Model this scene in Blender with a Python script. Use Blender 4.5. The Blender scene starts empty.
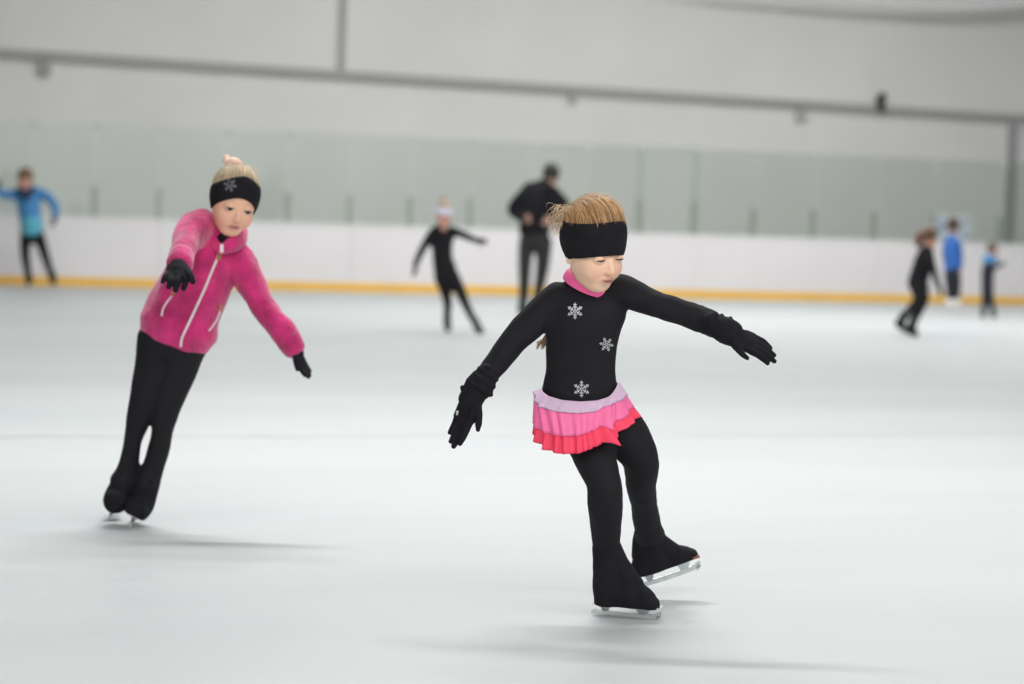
import bpy, bmesh, math, random
import numpy as np
from mathutils import Vector, Matrix
from mathutils.bvhtree import BVHTree

S = bpy.context.scene
col = S.collection
random.seed(7)
rng = np.random.RandomState(7)

# ------------------------------------------------------------------ camera
FPX, CAMH = 2418.0, 1.1
ROLL = math.atan(0.0317)
PITCH = math.atan(129 * math.cos(ROLL) / FPX)
fw = np.array([0, math.cos(PITCH), -math.sin(PITCH)])
up0 = np.array([0, math.sin(PITCH), math.cos(PITCH)])
rt0 = np.array([1.0, 0, 0])
im_r = rt0 * math.cos(ROLL) + up0 * math.sin(ROLL)
im_u = -rt0 * math.sin(ROLL) + up0 * math.cos(ROLL)
EYE = np.array([0, 0, CAMH])
cd = bpy.data.cameras.new('camera')
cam = bpy.data.objects.new('camera', cd)
col.objects.link(cam)
M = Matrix.Identity(4)
for i in range(3):
    M[i][0], M[i][1], M[i][2], M[i][3] = im_r[i], im_u[i], -fw[i], EYE[i]
cam.matrix_world = M
cd.sensor_width = 36.0
cd.lens = FPX * 36.0 / 1024.0
cd.clip_end = 200
cd.dof.use_dof = True
cd.dof.focus_distance = 6.62
cd.dof.aperture_fstop = 2.3
S.camera = cam

# ------------------------------------------------------------------ light
S.view_settings.view_transform = 'Standard'
S.view_settings.look = 'None'
S.view_settings.gamma = 1.0
S.view_settings.use_curve_mapping = False
S.view_settings.exposure = -0.62
w = bpy.data.worlds.new('world')
S.world = w
w.use_nodes = True
w.node_tree.nodes['Background'].inputs[0].default_value = (0.8, 0.9, 1.0, 1)
w.node_tree.nodes['Background'].inputs[1].default_value = 0.0

RA = math.atan2(0.33820036, 0.94107413)          # the rink is turned against the view
U = np.array([math.cos(RA), math.sin(RA), 0.0])  # along the boards
N = np.array([-math.sin(RA), math.cos(RA), 0.0]) # across the rink, away from the lens
D0 = 30.58                                       # far boards, ice side
HALL_H = 7.6
LAMP_H = 6.9
# along, across, length, share of power, turn against the view
ROWS = [(3.0, -2.5, 36.0, 1.82, RA), (3.2, 10.3, 5.0, 0.39, 0.0), (10.0, 18.6, 22.0, 0.32, RA), (12.2, 24.6, 13.0, 0.63, RA)]
LAMP_W = 2050.0
def RP(s, n, z=0.0):
    return U * s + N * n + np.array([0, 0, z])
for i, (s_, n_, len_, k_, rot_) in enumerate(ROWS):
    ld = bpy.data.lights.new('lamp_row_light', 'AREA')
    ld.shape = 'RECTANGLE'
    ld.size, ld.size_y = len_, 0.35
    ld.energy = LAMP_W * k_
    ld.color = (1.0, 0.995, 0.98)
    lo = bpy.data.objects.new('lamp_row_light', ld)
    col.objects.link(lo)
    lo.location = RP(s_, n_, LAMP_H - 0.1)
    lo.rotation_euler = (0, 0, rot_)

# ------------------------------------------------------------------ projection helpers
def ray(px, py):
    v = fw * FPX + im_r * (px - 512) + im_u * (342 - py)
    return v / v[1]
def P(px, py, Y):
    return EYE + ray(px, py) * Y
def G(px, py, z=0.0):
    v = ray(px, py)
    return EYE + v * ((z - CAMH) / v[2])
def onplane(px, py, D):
    v = ray(px, py)
    return EYE + v * (D / (v @ N))

# ------------------------------------------------------------------ materials
def new_mat(name):
    m = bpy.data.materials.new(name)
    m.use_nodes = True
    nt = m.node_tree
    return m, nt, nt.nodes['Principled BSDF']
def add_noise(nt, scale, detail=3, obj=True, dist=0.0, scl=(1, 1, 1)):
    tc = nt.nodes.new('ShaderNodeTexCoord')
    mp = nt.nodes.new('ShaderNodeMapping')
    mp.inputs['Scale'].default_value = scl
    nt.links.new(tc.outputs['Object'], mp.inputs[0])
    n = nt.nodes.new('ShaderNodeTexNoise')
    n.inputs['Scale'].default_value = scale
    n.inputs['Detail'].default_value = detail
    n.inputs['Distortion'].default_value = dist
    nt.links.new(mp.outputs[0], n.inputs['Vector'])
    return n
def add_bump(nt, b, src, strength, dist=0.002):
    bp = nt.nodes.new('ShaderNodeBump')
    bp.inputs['Strength'].default_value = strength
    bp.inputs['Distance'].default_value = dist
    nt.links.new(src, bp.inputs['Height'])
    nt.links.new(bp.outputs[0], b.inputs['Normal'])
    return bp
def add_mix(nt, fac, a, b):
    mx = nt.nodes.new('ShaderNodeMix')
    mx.data_type = 'RGBA'
    mx.inputs['A'].default_value = (*a, 1)
    mx.inputs['B'].default_value = (*b, 1)
    nt.links.new(fac, mx.inputs['Factor'])
    return mx.outputs['Result']
def add_ramp(nt, fac, a, b):
    r = nt.nodes.new('ShaderNodeMapRange')
    r.inputs[1].default_value, r.inputs[2].default_value = a, b
    nt.links.new(fac, r.inputs[0])
    return r.outputs[0]
def simple(name, c, rough=0.6, metal=0.0, sheen=0.0, noise=0.0, nscale=40, bump=0.0, bscale=300, bdist=0.002, spec=0.5, scl=(1, 1, 1)):
    m, nt, b = new_mat(name)
    b.inputs['Base Color'].default_value = (*c, 1)
    b.inputs['Roughness'].default_value = rough
    b.inputs['Metallic'].default_value = metal
    b.inputs['Sheen Weight'].default_value = sheen
    b.inputs['Specular IOR Level'].default_value = spec
    if sheen:
        b.inputs['Sheen Roughness'].default_value = 0.5
    if noise:
        n = add_noise(nt, nscale, scl=scl)
        f = add_ramp(nt, n.outputs['Fac'], 0.3, 0.7)
        lo = tuple(x * (1 - noise) for x in c)
        hi = tuple(min(1, x * (1 + noise)) for x in c)
        nt.links.new(add_mix(nt, f, lo, hi), b.inputs['Base Color'])
    if bump:
        n2 = add_noise(nt, bscale, 2, scl=scl)
        add_bump(nt, b, n2.outputs['Fac'], bump, bdist)
    return m
def attr_mat(name, rough=0.5, sss=0.0, spec=0.5, bump=0.0, bscale=200, sheen=0.0):
    m, nt, b = new_mat(name)
    a = nt.nodes.new('ShaderNodeAttribute')
    a.attribute_name = 'Col'
    nt.links.new(a.outputs['Color'], b.inputs['Base Color'])
    b.inputs['Roughness'].default_value = rough
    b.inputs['Specular IOR Level'].default_value = spec
    b.inputs['Sheen Weight'].default_value = sheen
    if sss:
        b.inputs['Subsurface Weight'].default_value = sss
        b.inputs['Subsurface Radius'].default_value = (1.0, 0.35, 0.2)
        b.inputs['Subsurface Scale'].default_value = 0.006
    if bump:
        add_bump(nt, b, add_noise(nt, bscale).outputs['Fac'], bump, 0.001)
    return m

MAT = {}
MAT['black_knit'] = simple('black_knit', (0.0088, 0.0078, 0.0110), 0.85, noise=0.2, nscale=30, bump=0.3, bscale=900, bdist=0.001, spec=0.25)
MAT['black_stretch'] = simple('black_stretch', (0.0088, 0.0078, 0.0110), 0.8, noise=0.12, nscale=14, bump=0.15, bscale=1200, bdist=0.0006, spec=0.3)
MAT['black_cover'] = simple('black_cover', (0.0088, 0.0078, 0.0110), 0.85, noise=0.25, nscale=25, bump=0.3, bscale=500, bdist=0.0015, spec=0.25)
MAT['fleece'] = simple('fleece', (0.56, 0.030, 0.165), 0.95, sheen=0.5, noise=0.3, nscale=13, bump=0.7, bscale=120, bdist=0.006, spec=0.15)
MAT['lavender'] = simple('lavender', (0.70, 0.50, 0.68), 0.6, noise=0.06, nscale=60, spec=0.3)
MAT['pink'] = simple('pink', (1.0, 0.19, 0.42), 0.55, noise=0.05, nscale=60, spec=0.3)
MAT['coral'] = simple('coral', (1.0, 0.065, 0.14), 0.55, noise=0.05, nscale=60, spec=0.3)
MAT['collar_pink'] = simple('collar_pink', (1.0, 0.16, 0.40), 0.55, spec=0.3)
MAT['silver'] = simple('silver', (0.52, 0.52, 0.54), 0.4, metal=0.35, noise=0.2, nscale=200)
MAT['dull_silver'] = simple('dull_silver', (0.16, 0.16, 0.20), 0.5, metal=0.3)
MAT['steel'] = simple('steel', (0.62, 0.66, 0.66), 0.22, metal=0.9, noise=0.1, nscale=60)
MAT['sole_white'] = simple('sole_white', (0.80, 0.80, 0.79), 0.5)
MAT['sole_brown'] = simple('sole_brown', (0.22, 0.07, 0.05), 0.5)
MAT['skin'] = attr_mat('skin', 0.5, 0.12, 0.35)
MAT['hair'] = attr_mat('hair', 0.45, 0, 0.4, sheen=0.15)
MAT['eye'] = attr_mat('eye', 0.12, 0, 0.5)
MAT['lash'] = simple('lash', (0.06, 0.03, 0.025), 0.7)
MAT['bow'] = simple('bow', (0.97, 0.66, 0.52), 0.6, noise=0.08)
MAT['white_knit'] = simple('white_knit', (0.72, 0.72, 0.86), 0.8, noise=0.06, bump=0.3)
MAT['zip'] = simple('zip', (0.85, 0.72, 0.76), 0.5, noise=0.08, nscale=200)
MAT['tan'] = simple('tan', (0.50, 0.22, 0.09), 0.6, noise=0.15)
MAT['blue_shell'] = simple('blue_shell', (0.055, 0.24, 0.52), 0.6, noise=0.12, nscale=12)
MAT['cyan_knit'] = simple('cyan_knit', (0.11, 0.45, 0.58), 0.7, noise=0.1, nscale=15)
MAT['navy_scarf'] = simple('navy_scarf', (0.018, 0.03, 0.075), 0.8, noise=0.2)
MAT['royal'] = simple('royal', (0.025, 0.12, 0.42), 0.65, noise=0.12, nscale=12)
MAT['dark_navy'] = simple('dark_navy', (0.014, 0.016, 0.026), 0.8, noise=0.2)
MAT['charcoal'] = simple('charcoal', (0.022, 0.022, 0.020), 0.8, noise=0.2, nscale=10)
MAT['dark_green'] = simple('dark_green', (0.012, 0.035, 0.032), 0.7)
MAT['skate_tan'] = simple('skate_tan', (0.42, 0.20, 0.14), 0.6)

# ice: pale, faintly streaked along the rink with skate scratches
m, nt, b = new_mat('ice')
n1 = add_noise(nt, 0.55, 4, scl=(0.5, 1.6, 1), dist=0.4)
n2 = add_noise(nt, 3.0, 6, scl=(0.5, 2.4, 1), dist=1.2)
c1 = add_mix(nt, add_ramp(nt, n1.outputs['Fac'], 0.35, 0.68), (0.525, 0.550, 0.562), (0.575, 0.592, 0.600))
mx = nt.nodes.new('ShaderNodeMix'); mx.data_type = 'RGBA'; mx.blend_type = 'MULTIPLY'
nt.links.new(c1, mx.inputs['A'])
nt.links.new(add_mix(nt, add_ramp(nt, n2.outputs['Fac'], 0.3, 0.7), (0.965, 0.972, 0.975), (1, 1, 1)), mx.inputs['B'])
mx.inputs['Factor'].default_value = 1.0
# thin curved scratches
n3 = add_noise(nt, 0.9, 2, scl=(0.6, 1.3, 1), dist=2.2)
wv = nt.nodes.new('ShaderNodeMath'); wv.operation = 'MULTIPLY'; wv.inputs[1].default_value = 38.0
nt.links.new(n3.outputs['Fac'], wv.inputs[0])
fr = nt.nodes.new('ShaderNodeMath'); fr.operation = 'PINGPONG'; fr.inputs[1].default_value = 0.5
nt.links.new(wv.outputs[0], fr.inputs[0])
sc_ = add_ramp(nt, fr.outputs[0], 0.0, 0.03)
mx2 = nt.nodes.new('ShaderNodeMix'); mx2.data_type = 'RGBA'; mx2.blend_type = 'MULTIPLY'
nt.links.new(mx.outputs['Result'], mx2.inputs['A'])
nt.links.new(add_mix(nt, sc_, (0.94, 0.945, 0.95), (1, 1, 1)), mx2.inputs['B'])
mx2.inputs['Factor'].default_value = 1.0
nt.links.new(mx2.outputs['Result'], b.inputs['Base Color'])
b.inputs['Specular IOR Level'].default_value = 0.15
nt.links.new(add_ramp(nt, n2.outputs['Fac'], 0.0, 1.0), b.inputs['Roughness'])
rr = nt.nodes.new('ShaderNodeMapRange'); rr.inputs[3].default_value = 0.36; rr.inputs[4].default_value = 0.6
nt.links.new(n2.outputs['Fac'], rr.inputs[0]); nt.links.new(rr.outputs[0], b.inputs['Roughness'])
add_bump(nt, b, add_noise(nt, 22, 5, scl=(0.5, 2, 1), dist=0.6).outputs['Fac'], 0.12, 0.004)
MAT['ice'] = m
MAT['line_paint'] = simple('line_paint', (0.545, 0.53, 0.545), 0.35, noise=0.05, nscale=4)
MAT['wall'] = simple('wall', (0.85, 0.835, 0.82), 0.75, noise=0.04, nscale=0.5)
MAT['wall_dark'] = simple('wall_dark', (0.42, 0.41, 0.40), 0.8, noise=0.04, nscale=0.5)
MAT['ceiling'] = simple('ceiling', (0.60, 0.60, 0.58), 0.8)
MAT['board'] = simple('board', (0.80, 0.775, 0.785), 0.45, noise=0.02, nscale=1.5)
MAT['yellow'] = simple('yellow', (0.88, 0.52, 0.09), 0.45, noise=0.04, nscale=3)
MAT['cap'] = simple('cap', (0.78, 0.78, 0.78), 0.4)
MAT['post'] = simple('post', (0.48, 0.48, 0.45), 0.5, metal=0.2)
MAT['seam'] = simple('seam', (0.52, 0.55, 0.52), 0.5)
MAT['ledge'] = simple('ledge', (0.43, 0.425, 0.41), 0.7)
MAT['joint'] = simple('joint', (0.50, 0.495, 0.49), 0.7)
MAT['pipe'] = simple('pipe', (0.42, 0.43, 0.44), 0.5)
MAT['device'] = simple('device', (0.03, 0.035, 0.03), 0.6)
MAT['duct'] = simple('duct', (0.95, 0.95, 0.95), 0.5, noise=0.03)
MAT['paper'] = simple('paper', (0.56, 0.63, 0.67), 0.5)
MAT['paper_mark'] = simple('paper_mark', (0.16, 0.22, 0.30), 0.5)
m, nt, b = new_mat('lamp_glow')
b.inputs['Emission Color'].default_value = (1, 1, 0.98, 1)
b.inputs['Emission Strength'].default_value = 3.0
MAT['lamp_glow'] = m
m = bpy.data.materials.new('glass'); m.use_nodes = True; nt = m.node_tree
for n in list(nt.nodes):
    if n.type == 'BSDF_PRINCIPLED': nt.nodes.remove(n)
out = [n for n in nt.nodes if n.type == 'OUTPUT_MATERIAL'][0]
tr = nt.nodes.new('ShaderNodeBsdfTransparent'); tr.inputs[0].default_value = (0.935, 0.968, 0.95, 1)
gl = nt.nodes.new('ShaderNodeBsdfGlossy'); gl.inputs['Roughness'].default_value = 0.06; gl.inputs['Color'].default_value = (0.9, 0.95, 0.93, 1)
ms = nt.nodes.new('ShaderNodeMixShader'); ms.inputs[0].default_value = 0.07
nt.links.new(tr.outputs[0], ms.inputs[1]); nt.links.new(gl.outputs[0], ms.inputs[2]); nt.links.new(ms.outputs[0], out.inputs[0])
MAT['glass'] = m

# ------------------------------------------------------------------ mesh helpers
class MB:
    def __init__(s): s.v = []; s.f = []
    def add(s, v, f):
        k = len(s.v)
        s.v += [tuple(map(float, p)) for p in v]
        s.f += [tuple(i + k for i in q) for q in f]
        return s
    def box(s, c, ax, ay, az):
        """centre and three half-axis vectors"""
        c, ax, ay, az = map(np.array, (c, ax, ay, az))
        v = [c + i * ax + j * ay + k * az for k in (-1, 1) for j in (-1, 1) for i in (-1, 1)]
        return s.add(v, [(0, 2, 3, 1), (4, 5, 7, 6), (0, 1, 5, 4), (2, 6, 7, 3), (0, 4, 6, 2), (1, 3, 7, 5)])
    def arrays(s): return s.v, s.f
def make_mesh(name, v, f, smooth=True):
    me = bpy.data.meshes.new(name)
    me.from_pydata([tuple(map(float, p)) for p in v], [], [tuple(int(i) for i in q) for q in f])
    me.update()
    if smooth:
        me.polygons.foreach_set('use_smooth', [True] * len(me.polygons))
    return me
def link(name, me, mat, parent=None, base=None):
    """link a mesh given in world coordinates; base = origin of its thing"""
    o = bpy.data.objects.new(name, me)
    if mat and not me.materials: me.materials.append(MAT[mat])
    if base is not None:
        me.transform(Matrix.Translation(-Vector(base)))
    if parent is not None: o.parent = parent
    elif base is not None: o.location = base
    col.objects.link(o)
    return o
def tag(o, label=None, cat=None, group=None, kind=None):
    for k, v in (('label', label), ('category', cat), ('group', group), ('kind', kind)):
        if v: o[k] = v
    return o
def nrm(v):
    v = np.asarray(v, float); return v / (np.linalg.norm(v) + 1e-12)
def catmull(A, k):
    A = np.asarray(A, float)
    if len(A) < 3:
        t = np.linspace(0, 1, k + 1)[:, None]; return A[0] * (1 - t) + A[-1] * t
    Q = np.vstack([2 * A[0] - A[1], A, 2 * A[-1] - A[-2]])
    out = []
    for i in range(1, len(Q) - 2):
        for j in range(k):
            t = j / k
            p0, p1, p2, p3 = Q[i - 1:i + 3]
            out.append(0.5 * ((2 * p1) + (-p0 + p2) * t + (2 * p0 - 5 * p1 + 4 * p2 - p3) * t * t + (-p0 + 3 * p1 - 3 * p2 + p3) * t ** 3))
    out.append(A[-1])
    return np.array(out)
def tube(mb, st, lat=(0, 1, 0), n=20, k=5, cap=0.8, infl=0.0, caps=(1, 1)):
    """st rows: x, y, z, radius along lat, radius across; rounded ends"""
    st = np.asarray(st, float)
    if st.shape[1] == 4: st = np.hstack([st, st[:, 3:4]])
    A = catmull(st, k)
    A[:, 3:] = np.maximum(A[:, 3:], 1e-4) + infl
    pos = A[:, :3]
    T = np.gradient(pos, axis=0)
    rings = []
    lat = np.asarray(lat, float)
    for i in range(len(A)):
        t = nrm(T[i])
        a = nrm(lat - (lat @ t) * t)
        b_ = np.cross(t, a)
        rings.append((pos[i], a, b_, A[i, 3], A[i, 4]))
    def capr(r, t, sgn):
        o, a, b_, ra, rb = r
        L = min(ra, rb) * cap
        res = []
        for q in (0.35, 0.65, 0.87, 0.97):
            s_ = math.sqrt(max(0, 1 - q * q))
            res.append((o + sgn * t * L * q, a, b_, ra * s_, rb * s_))
        return res
    t0, t1 = nrm(T[0]), nrm(T[-1])
    if caps[0]: rings = capr(rings[0], t0, -1)[::-1] + rings
    if caps[1]: rings = rings + capr(rings[-1], t1, 1)
    V = []; th = np.linspace(0, 2 * math.pi, n, endpoint=False)
    for o, a, b_, ra, rb in rings:
        for x in th: V.append(o + a * ra * math.cos(x) + b_ * rb * math.sin(x))
    F = []
    m_ = len(rings)
    for i in range(m_ - 1):
        for j in range(n):
            j2 = (j + 1) % n
            F.append((i * n + j, i * n + j2, (i + 1) * n + j2, (i + 1) * n + j))
    F.append(tuple(range(n))[::-1]); F.append(tuple((m_ - 1) * n + j for j in range(n)))
    mb.add(V, F)
    return mb
def remesh(mb, voxel, smooth=3, name='m', factor=0.5):
    """fuse overlapping closed shapes into one continuous skin"""
    me = make_mesh(name, mb.v, mb.f, False)
    bm = bmesh.new(); bm.from_mesh(me); bmesh.ops.recalc_face_normals(bm, faces=bm.faces); bm.to_mesh(me); bm.free()
    o = bpy.data.objects.new('tmp', me); col.objects.link(o)
    r = o.modifiers.new('r', 'REMESH'); r.mode = 'VOXEL'; r.voxel_size = voxel; r.use_smooth_shade = True
    if smooth:
        s_ = o.modifiers.new('s', 'SMOOTH'); s_.iterations = smooth; s_.factor = factor
    dg = bpy.context.evaluated_depsgraph_get(); dg.update()
    res = bpy.data.meshes.new_from_object(o.evaluated_get(dg))
    bpy.data.objects.remove(o); bpy.data.meshes.remove(me)
    res.name = name
    res.polygons.foreach_set('use_smooth', [True] * len(res.polygons))
    return res
def co(me):
    a = np.empty(len(me.vertices) * 3); me.vertices.foreach_get('co', a); return a.reshape(-1, 3)
def set_co(me, a):
    me.vertices.foreach_set('co', np.ascontiguousarray(a).ravel()); me.update()
def vnor(me):
    a = np.empty(len(me.vertices) * 3); me.vertex_normals.foreach_get('vector', a); return a.reshape(-1, 3)
_W = rng.normal(size=(14, 3)); _PH = rng.uniform(0, 6.28, 14)
def snoise(p, freq):
    """smooth pseudo-noise from summed waves, roughly -1..1"""
    r = np.zeros(len(p))
    for k in range(14):
        d = _W[k]
        q = p @ d * freq + _PH[k] + 1.7 * np.sin(p @ _W[(k + 5) % 14] * freq * 0.6 + _PH[(k + 3) % 14])
        r += np.sin(q)
    return r / 5.0
def rough_up(me, amp, freq):
    p = co(me); set_co(me, p + vnor(me) * (snoise(p, freq) * amp)[:, None])
def set_col(me, c):
    a = me.color_attributes.new('Col', 'FLOAT_COLOR', 'POINT')
    c = np.hstack([c, np.ones((len(c), 1))])
    a.data.foreach_set('color', c.ravel())
def bvh(me):
    return BVHTree.FromPolygons([tuple(p) for p in co(me)], [tuple(p.vertices) for p in me.polygons])
def cast(tree, px, py, lift=0.0015):
    d = Vector(ray(px, py)).normalized()
    h = tree.ray_cast(Vector(EYE), d)
    if h[0] is None: return None
    return np.array(h[0] - d * lift)
def ribbon(tree, pts, wpx, lift=0.003, k=8, thick=0.002):
    """a thin strip laid on a garment along a line"""
    A = catmull(np.array(pts, float), k)
    T = np.gradient(A, axis=0)
    V = []; prev = None
    for p, t in zip(A, T):
        t = nrm(t); nn = np.array([-t[1], t[0]])
        row = [cast(tree, *(p + nn * wpx * q), lift) for q in (-0.5, 0, 0.5)]
        if any(r is None for r in row): continue
        V.append(row)
    mb = MB(); L = len(V)
    vv = [x for r in V for x in r]
    d = nrm(np.mean(vv, axis=0) - EYE) * thick
    m_ = len(vv)
    allv = vv + [x + d for x in vv]
    F = []
    for i in range(L - 1):
        for j in range(2):
            a, b_, c, e = i * 3 + j, i * 3 + j + 1, (i + 1) * 3 + j + 1, (i + 1) * 3 + j
            F.append((a, b_, c, e)); F.append((a + m_, e + m_, c + m_, b_ + m_))
        for j in (0, 2):
            a, b_ = i * 3 + j, (i + 1) * 3 + j
            F.append((a, b_, b_ + m_, a + m_) if j == 0 else (a, a + m_, b_ + m_, b_))
    return mb.add(allv, F)
def snowflake(tree, cx, cy, r, rot=0.0, wd=0.062):
    """six-armed crystal emblem lying on the cloth; twigs of real thickness"""
    mb = MB()
    segs = []
    for k in range(6):
        a = rot + k * math.pi / 3
        d = np.array([math.cos(a), math.sin(a)])
        segs.append((d * 0.08, d * 1.0))
        for q in (0.38, 0.68):
            for s_ in (-1, 1):
                a2 = a + s_ * math.pi / 3.2
                segs.append((d * q, d * q + np.array([math.cos(a2), math.sin(a2)]) * (0.26 if q < 0.5 else 0.24)))
    for p, q in segs:
        p = np.array([cx, cy]) + p * r; q = np.array([cx, cy]) + q * r
        t = nrm(q - p); nn = np.array([-t[1], t[0]]) * r * wd
        c4 = [cast(tree, *x, 0.003) for x in (p - nn, p + nn, q + nn, q - nn)]
        b4 = [cast(tree, *x, 0.0002) for x in (p - nn, p + nn, q + nn, q - nn)]
        if any(x is None for x in c4 + b4): continue
        mb.add(c4 + b4, [(0, 1, 2, 3), (7, 6, 5, 4), (0, 4, 5, 1), (1, 5, 6, 2), (2, 6, 7, 3), (3, 7, 4, 0)])
    return mb

# ------------------------------------------------------------------ head (unit head: height 1, looks to -y)
def smin(a, b_, k):
    h = np.clip(0.5 + 0.5 * (b_ - a) / k, 0, 1); return b_ * (1 - h) + a * h - k * h * (1 - h)
def smax(a, b_, k): return -smin(-a, -b_, k)
def ell(p, c, r):
    q = (p - np.array(c)) / np.array(r); k0 = np.linalg.norm(q, axis=1)
    k1 = np.linalg.norm(q / np.array(r), axis=1) + 1e-9
    return k0 * (k0 - 1) / k1
def capsule(p, a, b_, r0, r1):
    a, b_ = np.array(a), np.array(b_); d = b_ - a
    h = np.clip((p - a) @ d / (d @ d), 0, 1)
    return np.linalg.norm(p - a - h[:, None] * d, axis=1) - (r0 + (r1 - r0) * h)
def head_sdf(p, lid=0.02, ears=True, detail=True):
    d = ell(p, (0, .005, .12), (.315, .328, .37))
    d = smin(d, ell(p, (0, -.10, -.13), (.282, .27, .335)), .10)
    d = smin(d, ell(p, (0, -.22, -.38), (.12, .10, .085)), .10)
    if detail:
        for s_ in (-1, 1):
            d = smin(d, ell(p, (s_ * .145, -.235, -.19), (.115, .105, .12)), .07)
            d = smax(d, -ell(p, (s_ * .135, -.45, -.035), (.085, .10, .062)), .06)
            # lids over the eyeball, split by an almond opening
            e = ell(p, (s_ * .135, -.300, -.04), (.074, .071, .068))
            if lid > 0:
                e = smax(e, -ell(p, (s_ * .135, -.378, -.045), (.050, .05, lid)), .008)
            d = smin(d, e, .012)
            if ears:
                d = smin(d, ell(p, (s_ * .292, .03, -.12), (.022, .045, .075)), .02)
            d = smin(d, ell(p, (s_ * .034, -.385, -.182), (.026, .03, .024)), .02)
        d = smin(d, capsule(p, (0, -.33, -.02), (0, -.415, -.165), .026, .036), .035)
        d = smin(d, ell(p, (0, -.335, -.29), (.09, .045, .055)), .04)
        d = smin(d, ell(p, (0, -.376, -.266), (.078, .025, .017)), .010)
        d = smin(d, ell(p, (0, -.366, -.304), (.066, .028, .019)), .010)
        d = smax(d, -ell(p, (0, -.405, -.2855), (.062, .03, .0045)), .006)
    return d
HC = np.array([0, -.03, -.04])
def head_radius(dirs, **kw):
    r = np.full(len(dirs), 0.95)
    for _ in range(90):
        r -= head_sdf(HC + dirs * r[:, None], **kw) * 0.75
        r = np.maximum(r, 0.05)
    return r
def dir_ae(az, el):
    """azimuth 0 = face, + = the head's own left (+x); el up"""
    return np.stack([np.sin(az) * np.cos(el), -np.cos(az) * np.cos(el), np.sin(el)], -1)
def warp(n, k=0.55):
    """more samples near 0"""
    t = np.linspace(-1, 1, n); return np.sign(t) * (k * np.abs(t) + (1 - k) * np.abs(t) ** 2.2)
def head_mesh(n_az=200, n_el=150, **kw):
    az = warp(n_az + 1)[:-1] * math.pi
    el = np.clip(-0.25 + warp(n_el) * 1.9, -math.pi / 2, math.pi / 2); el = np.unique(el)
    el = el[(el > -1.45) & (el < 1.5)]
    A, E_ = np.meshgrid(az, el)
    D = dir_ae(A.ravel(), E_.ravel())
    R_ = head_radius(D, **kw)
    V = HC + D * R_[:, None]
    n = len(az); F = []
    for i in range(len(el) - 1):
        for j in range(n):
            F.append((i * n + j, i * n + (j + 1) % n, (i + 1) * n + (j + 1) % n, (i + 1) * n + j))
    F.append(tuple(range(n))[::-1]); F.append(tuple((len(el) - 1) * n + j for j in range(n)))
    return V, F
def g(p, c, s):
    q = (p - np.array(c)) / np.array(s); return np.exp(-np.sum(q * q, axis=1))
def lerp(a, b_, t): return a * (1 - t[:, None]) + np.array(b_) * t[:, None]
def skin_colours(p, base=(0.80, 0.53, 0.41), brow=(0.50, 0.31, 0.20), lip=(0.50, 0.16, 0.15), browk=0.5):
    c = np.tile(np.array(base), (len(p), 1))
    for s_ in (-1, 1):
        c = lerp(c, (0.80, 0.36, 0.29), 0.45 * g(p, (s_ * .18, -.33, -.19), (.10, .15, .09)))
        zb = .055 + 0.03 * np.clip(1 - ((p[:, 0] - s_ * .14) / .09) ** 2, 0, 1) - .02
        c = lerp(c, brow, browk * np.exp(-((p[:, 0] - s_ * .14) / .08) ** 4 - ((p[:, 2] - zb) / .014) ** 2) * (p[:, 1] < -.1))
        c = lerp(c, (0.55, 0.28, 0.22), 0.35 * g(p, (s_ * .135, -.37, -.035), (.075, .08, .035)))
        c = lerp(c, (0.25, 0.08, 0.07), 0.6 * g(p, (s_ * .022, -.41, -.205), (.014, .03, .01)))
    c = lerp(c, (0.78, 0.38, 0.30), 0.4 * g(p, (0, -.45, -.17), (.05, .06, .04)))
    m_ = np.exp(-((p[:, 0]) / .078) ** 4 - ((p[:, 2] + .286) / .030) ** 4) * (p[:, 1] < -.3)
    c = lerp(c, lip, 0.9 * m_)
    c = lerp(c, (0.16, 0.04, 0.04), 0.9 * np.exp(-((p[:, 0]) / .074) ** 4 - ((p[:, 2] + .2855) / .006) ** 2) * (p[:, 1] < -.3))
    return c
class Head:
    def __init__(s, px, py, Y, spx, yaw, pitch, roll):
        s.s = spx * Y / FPX
        s.o = P(px, py, Y)
        y, p_, r = map(math.radians, (yaw, pitch, roll))
        Rx = np.array([[1, 0, 0], [0, math.cos(p_), -math.sin(p_)], [0, math.sin(p_), math.cos(p_)]])
        Rz = np.array([[math.cos(y), -math.sin(y), 0], [math.sin(y), math.cos(y), 0], [0, 0, 1]])
        Ry = np.array([[math.cos(r), 0, math.sin(r)], [0, 1, 0], [-math.sin(r), 0, math.cos(r)]])
        B = np.stack([im_r, fw, im_u], 1)
        s.R = B @ Ry @ Rz @ Rx
    def w(s, p): return s.o + (np.atleast_2d(p) * s.s) @ s.R.T
def shell(h, az, e0, e1, off0, off1, n_el=14, thick=0.02, bulge=0.0, kw={}, amp=0.0, freq=0):
    """a closed shell over part of the head; e0, e1 functions of azimuth"""
    n = len(az); rows = []
    closed = abs(abs(az[-1] - az[0]) - 2 * math.pi) < 0.2
    for layer in (0, 1):
        for i in range(n_el):
            t = i / (n_el - 1); tt = t if layer == 0 else 1 - t
            E_ = e0(az) * (1 - tt) + e1(az) * tt
            D = dir_ae(az, E_)
            R_ = head_radius(D, detail=False)
            off = off0 * (1 - tt) + off1 * tt + bulge * math.sin(math.pi * tt)
            if layer == 1: off = off - thick
            if amp and layer == 0: off = off + amp * snoise(D, freq)
            rows.append(HC + D * (R_ + off)[:, None])
    V = np.vstack(rows); F = []; m_ = len(rows)
    for i in range(m_):
        i2 = (i + 1) % m_
        for j in range(n if closed else n - 1):
            j2 = (j + 1) % n
            F.append((i * n + j, i * n + j2, i2 * n + j2, i2 * n + j))
    if not closed:
        F.append(tuple(i * n for i in range(m_))); F.append(tuple(i * n + n - 1 for i in range(m_))[::-1])
    return MB().add(h.w(V), F)
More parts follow.
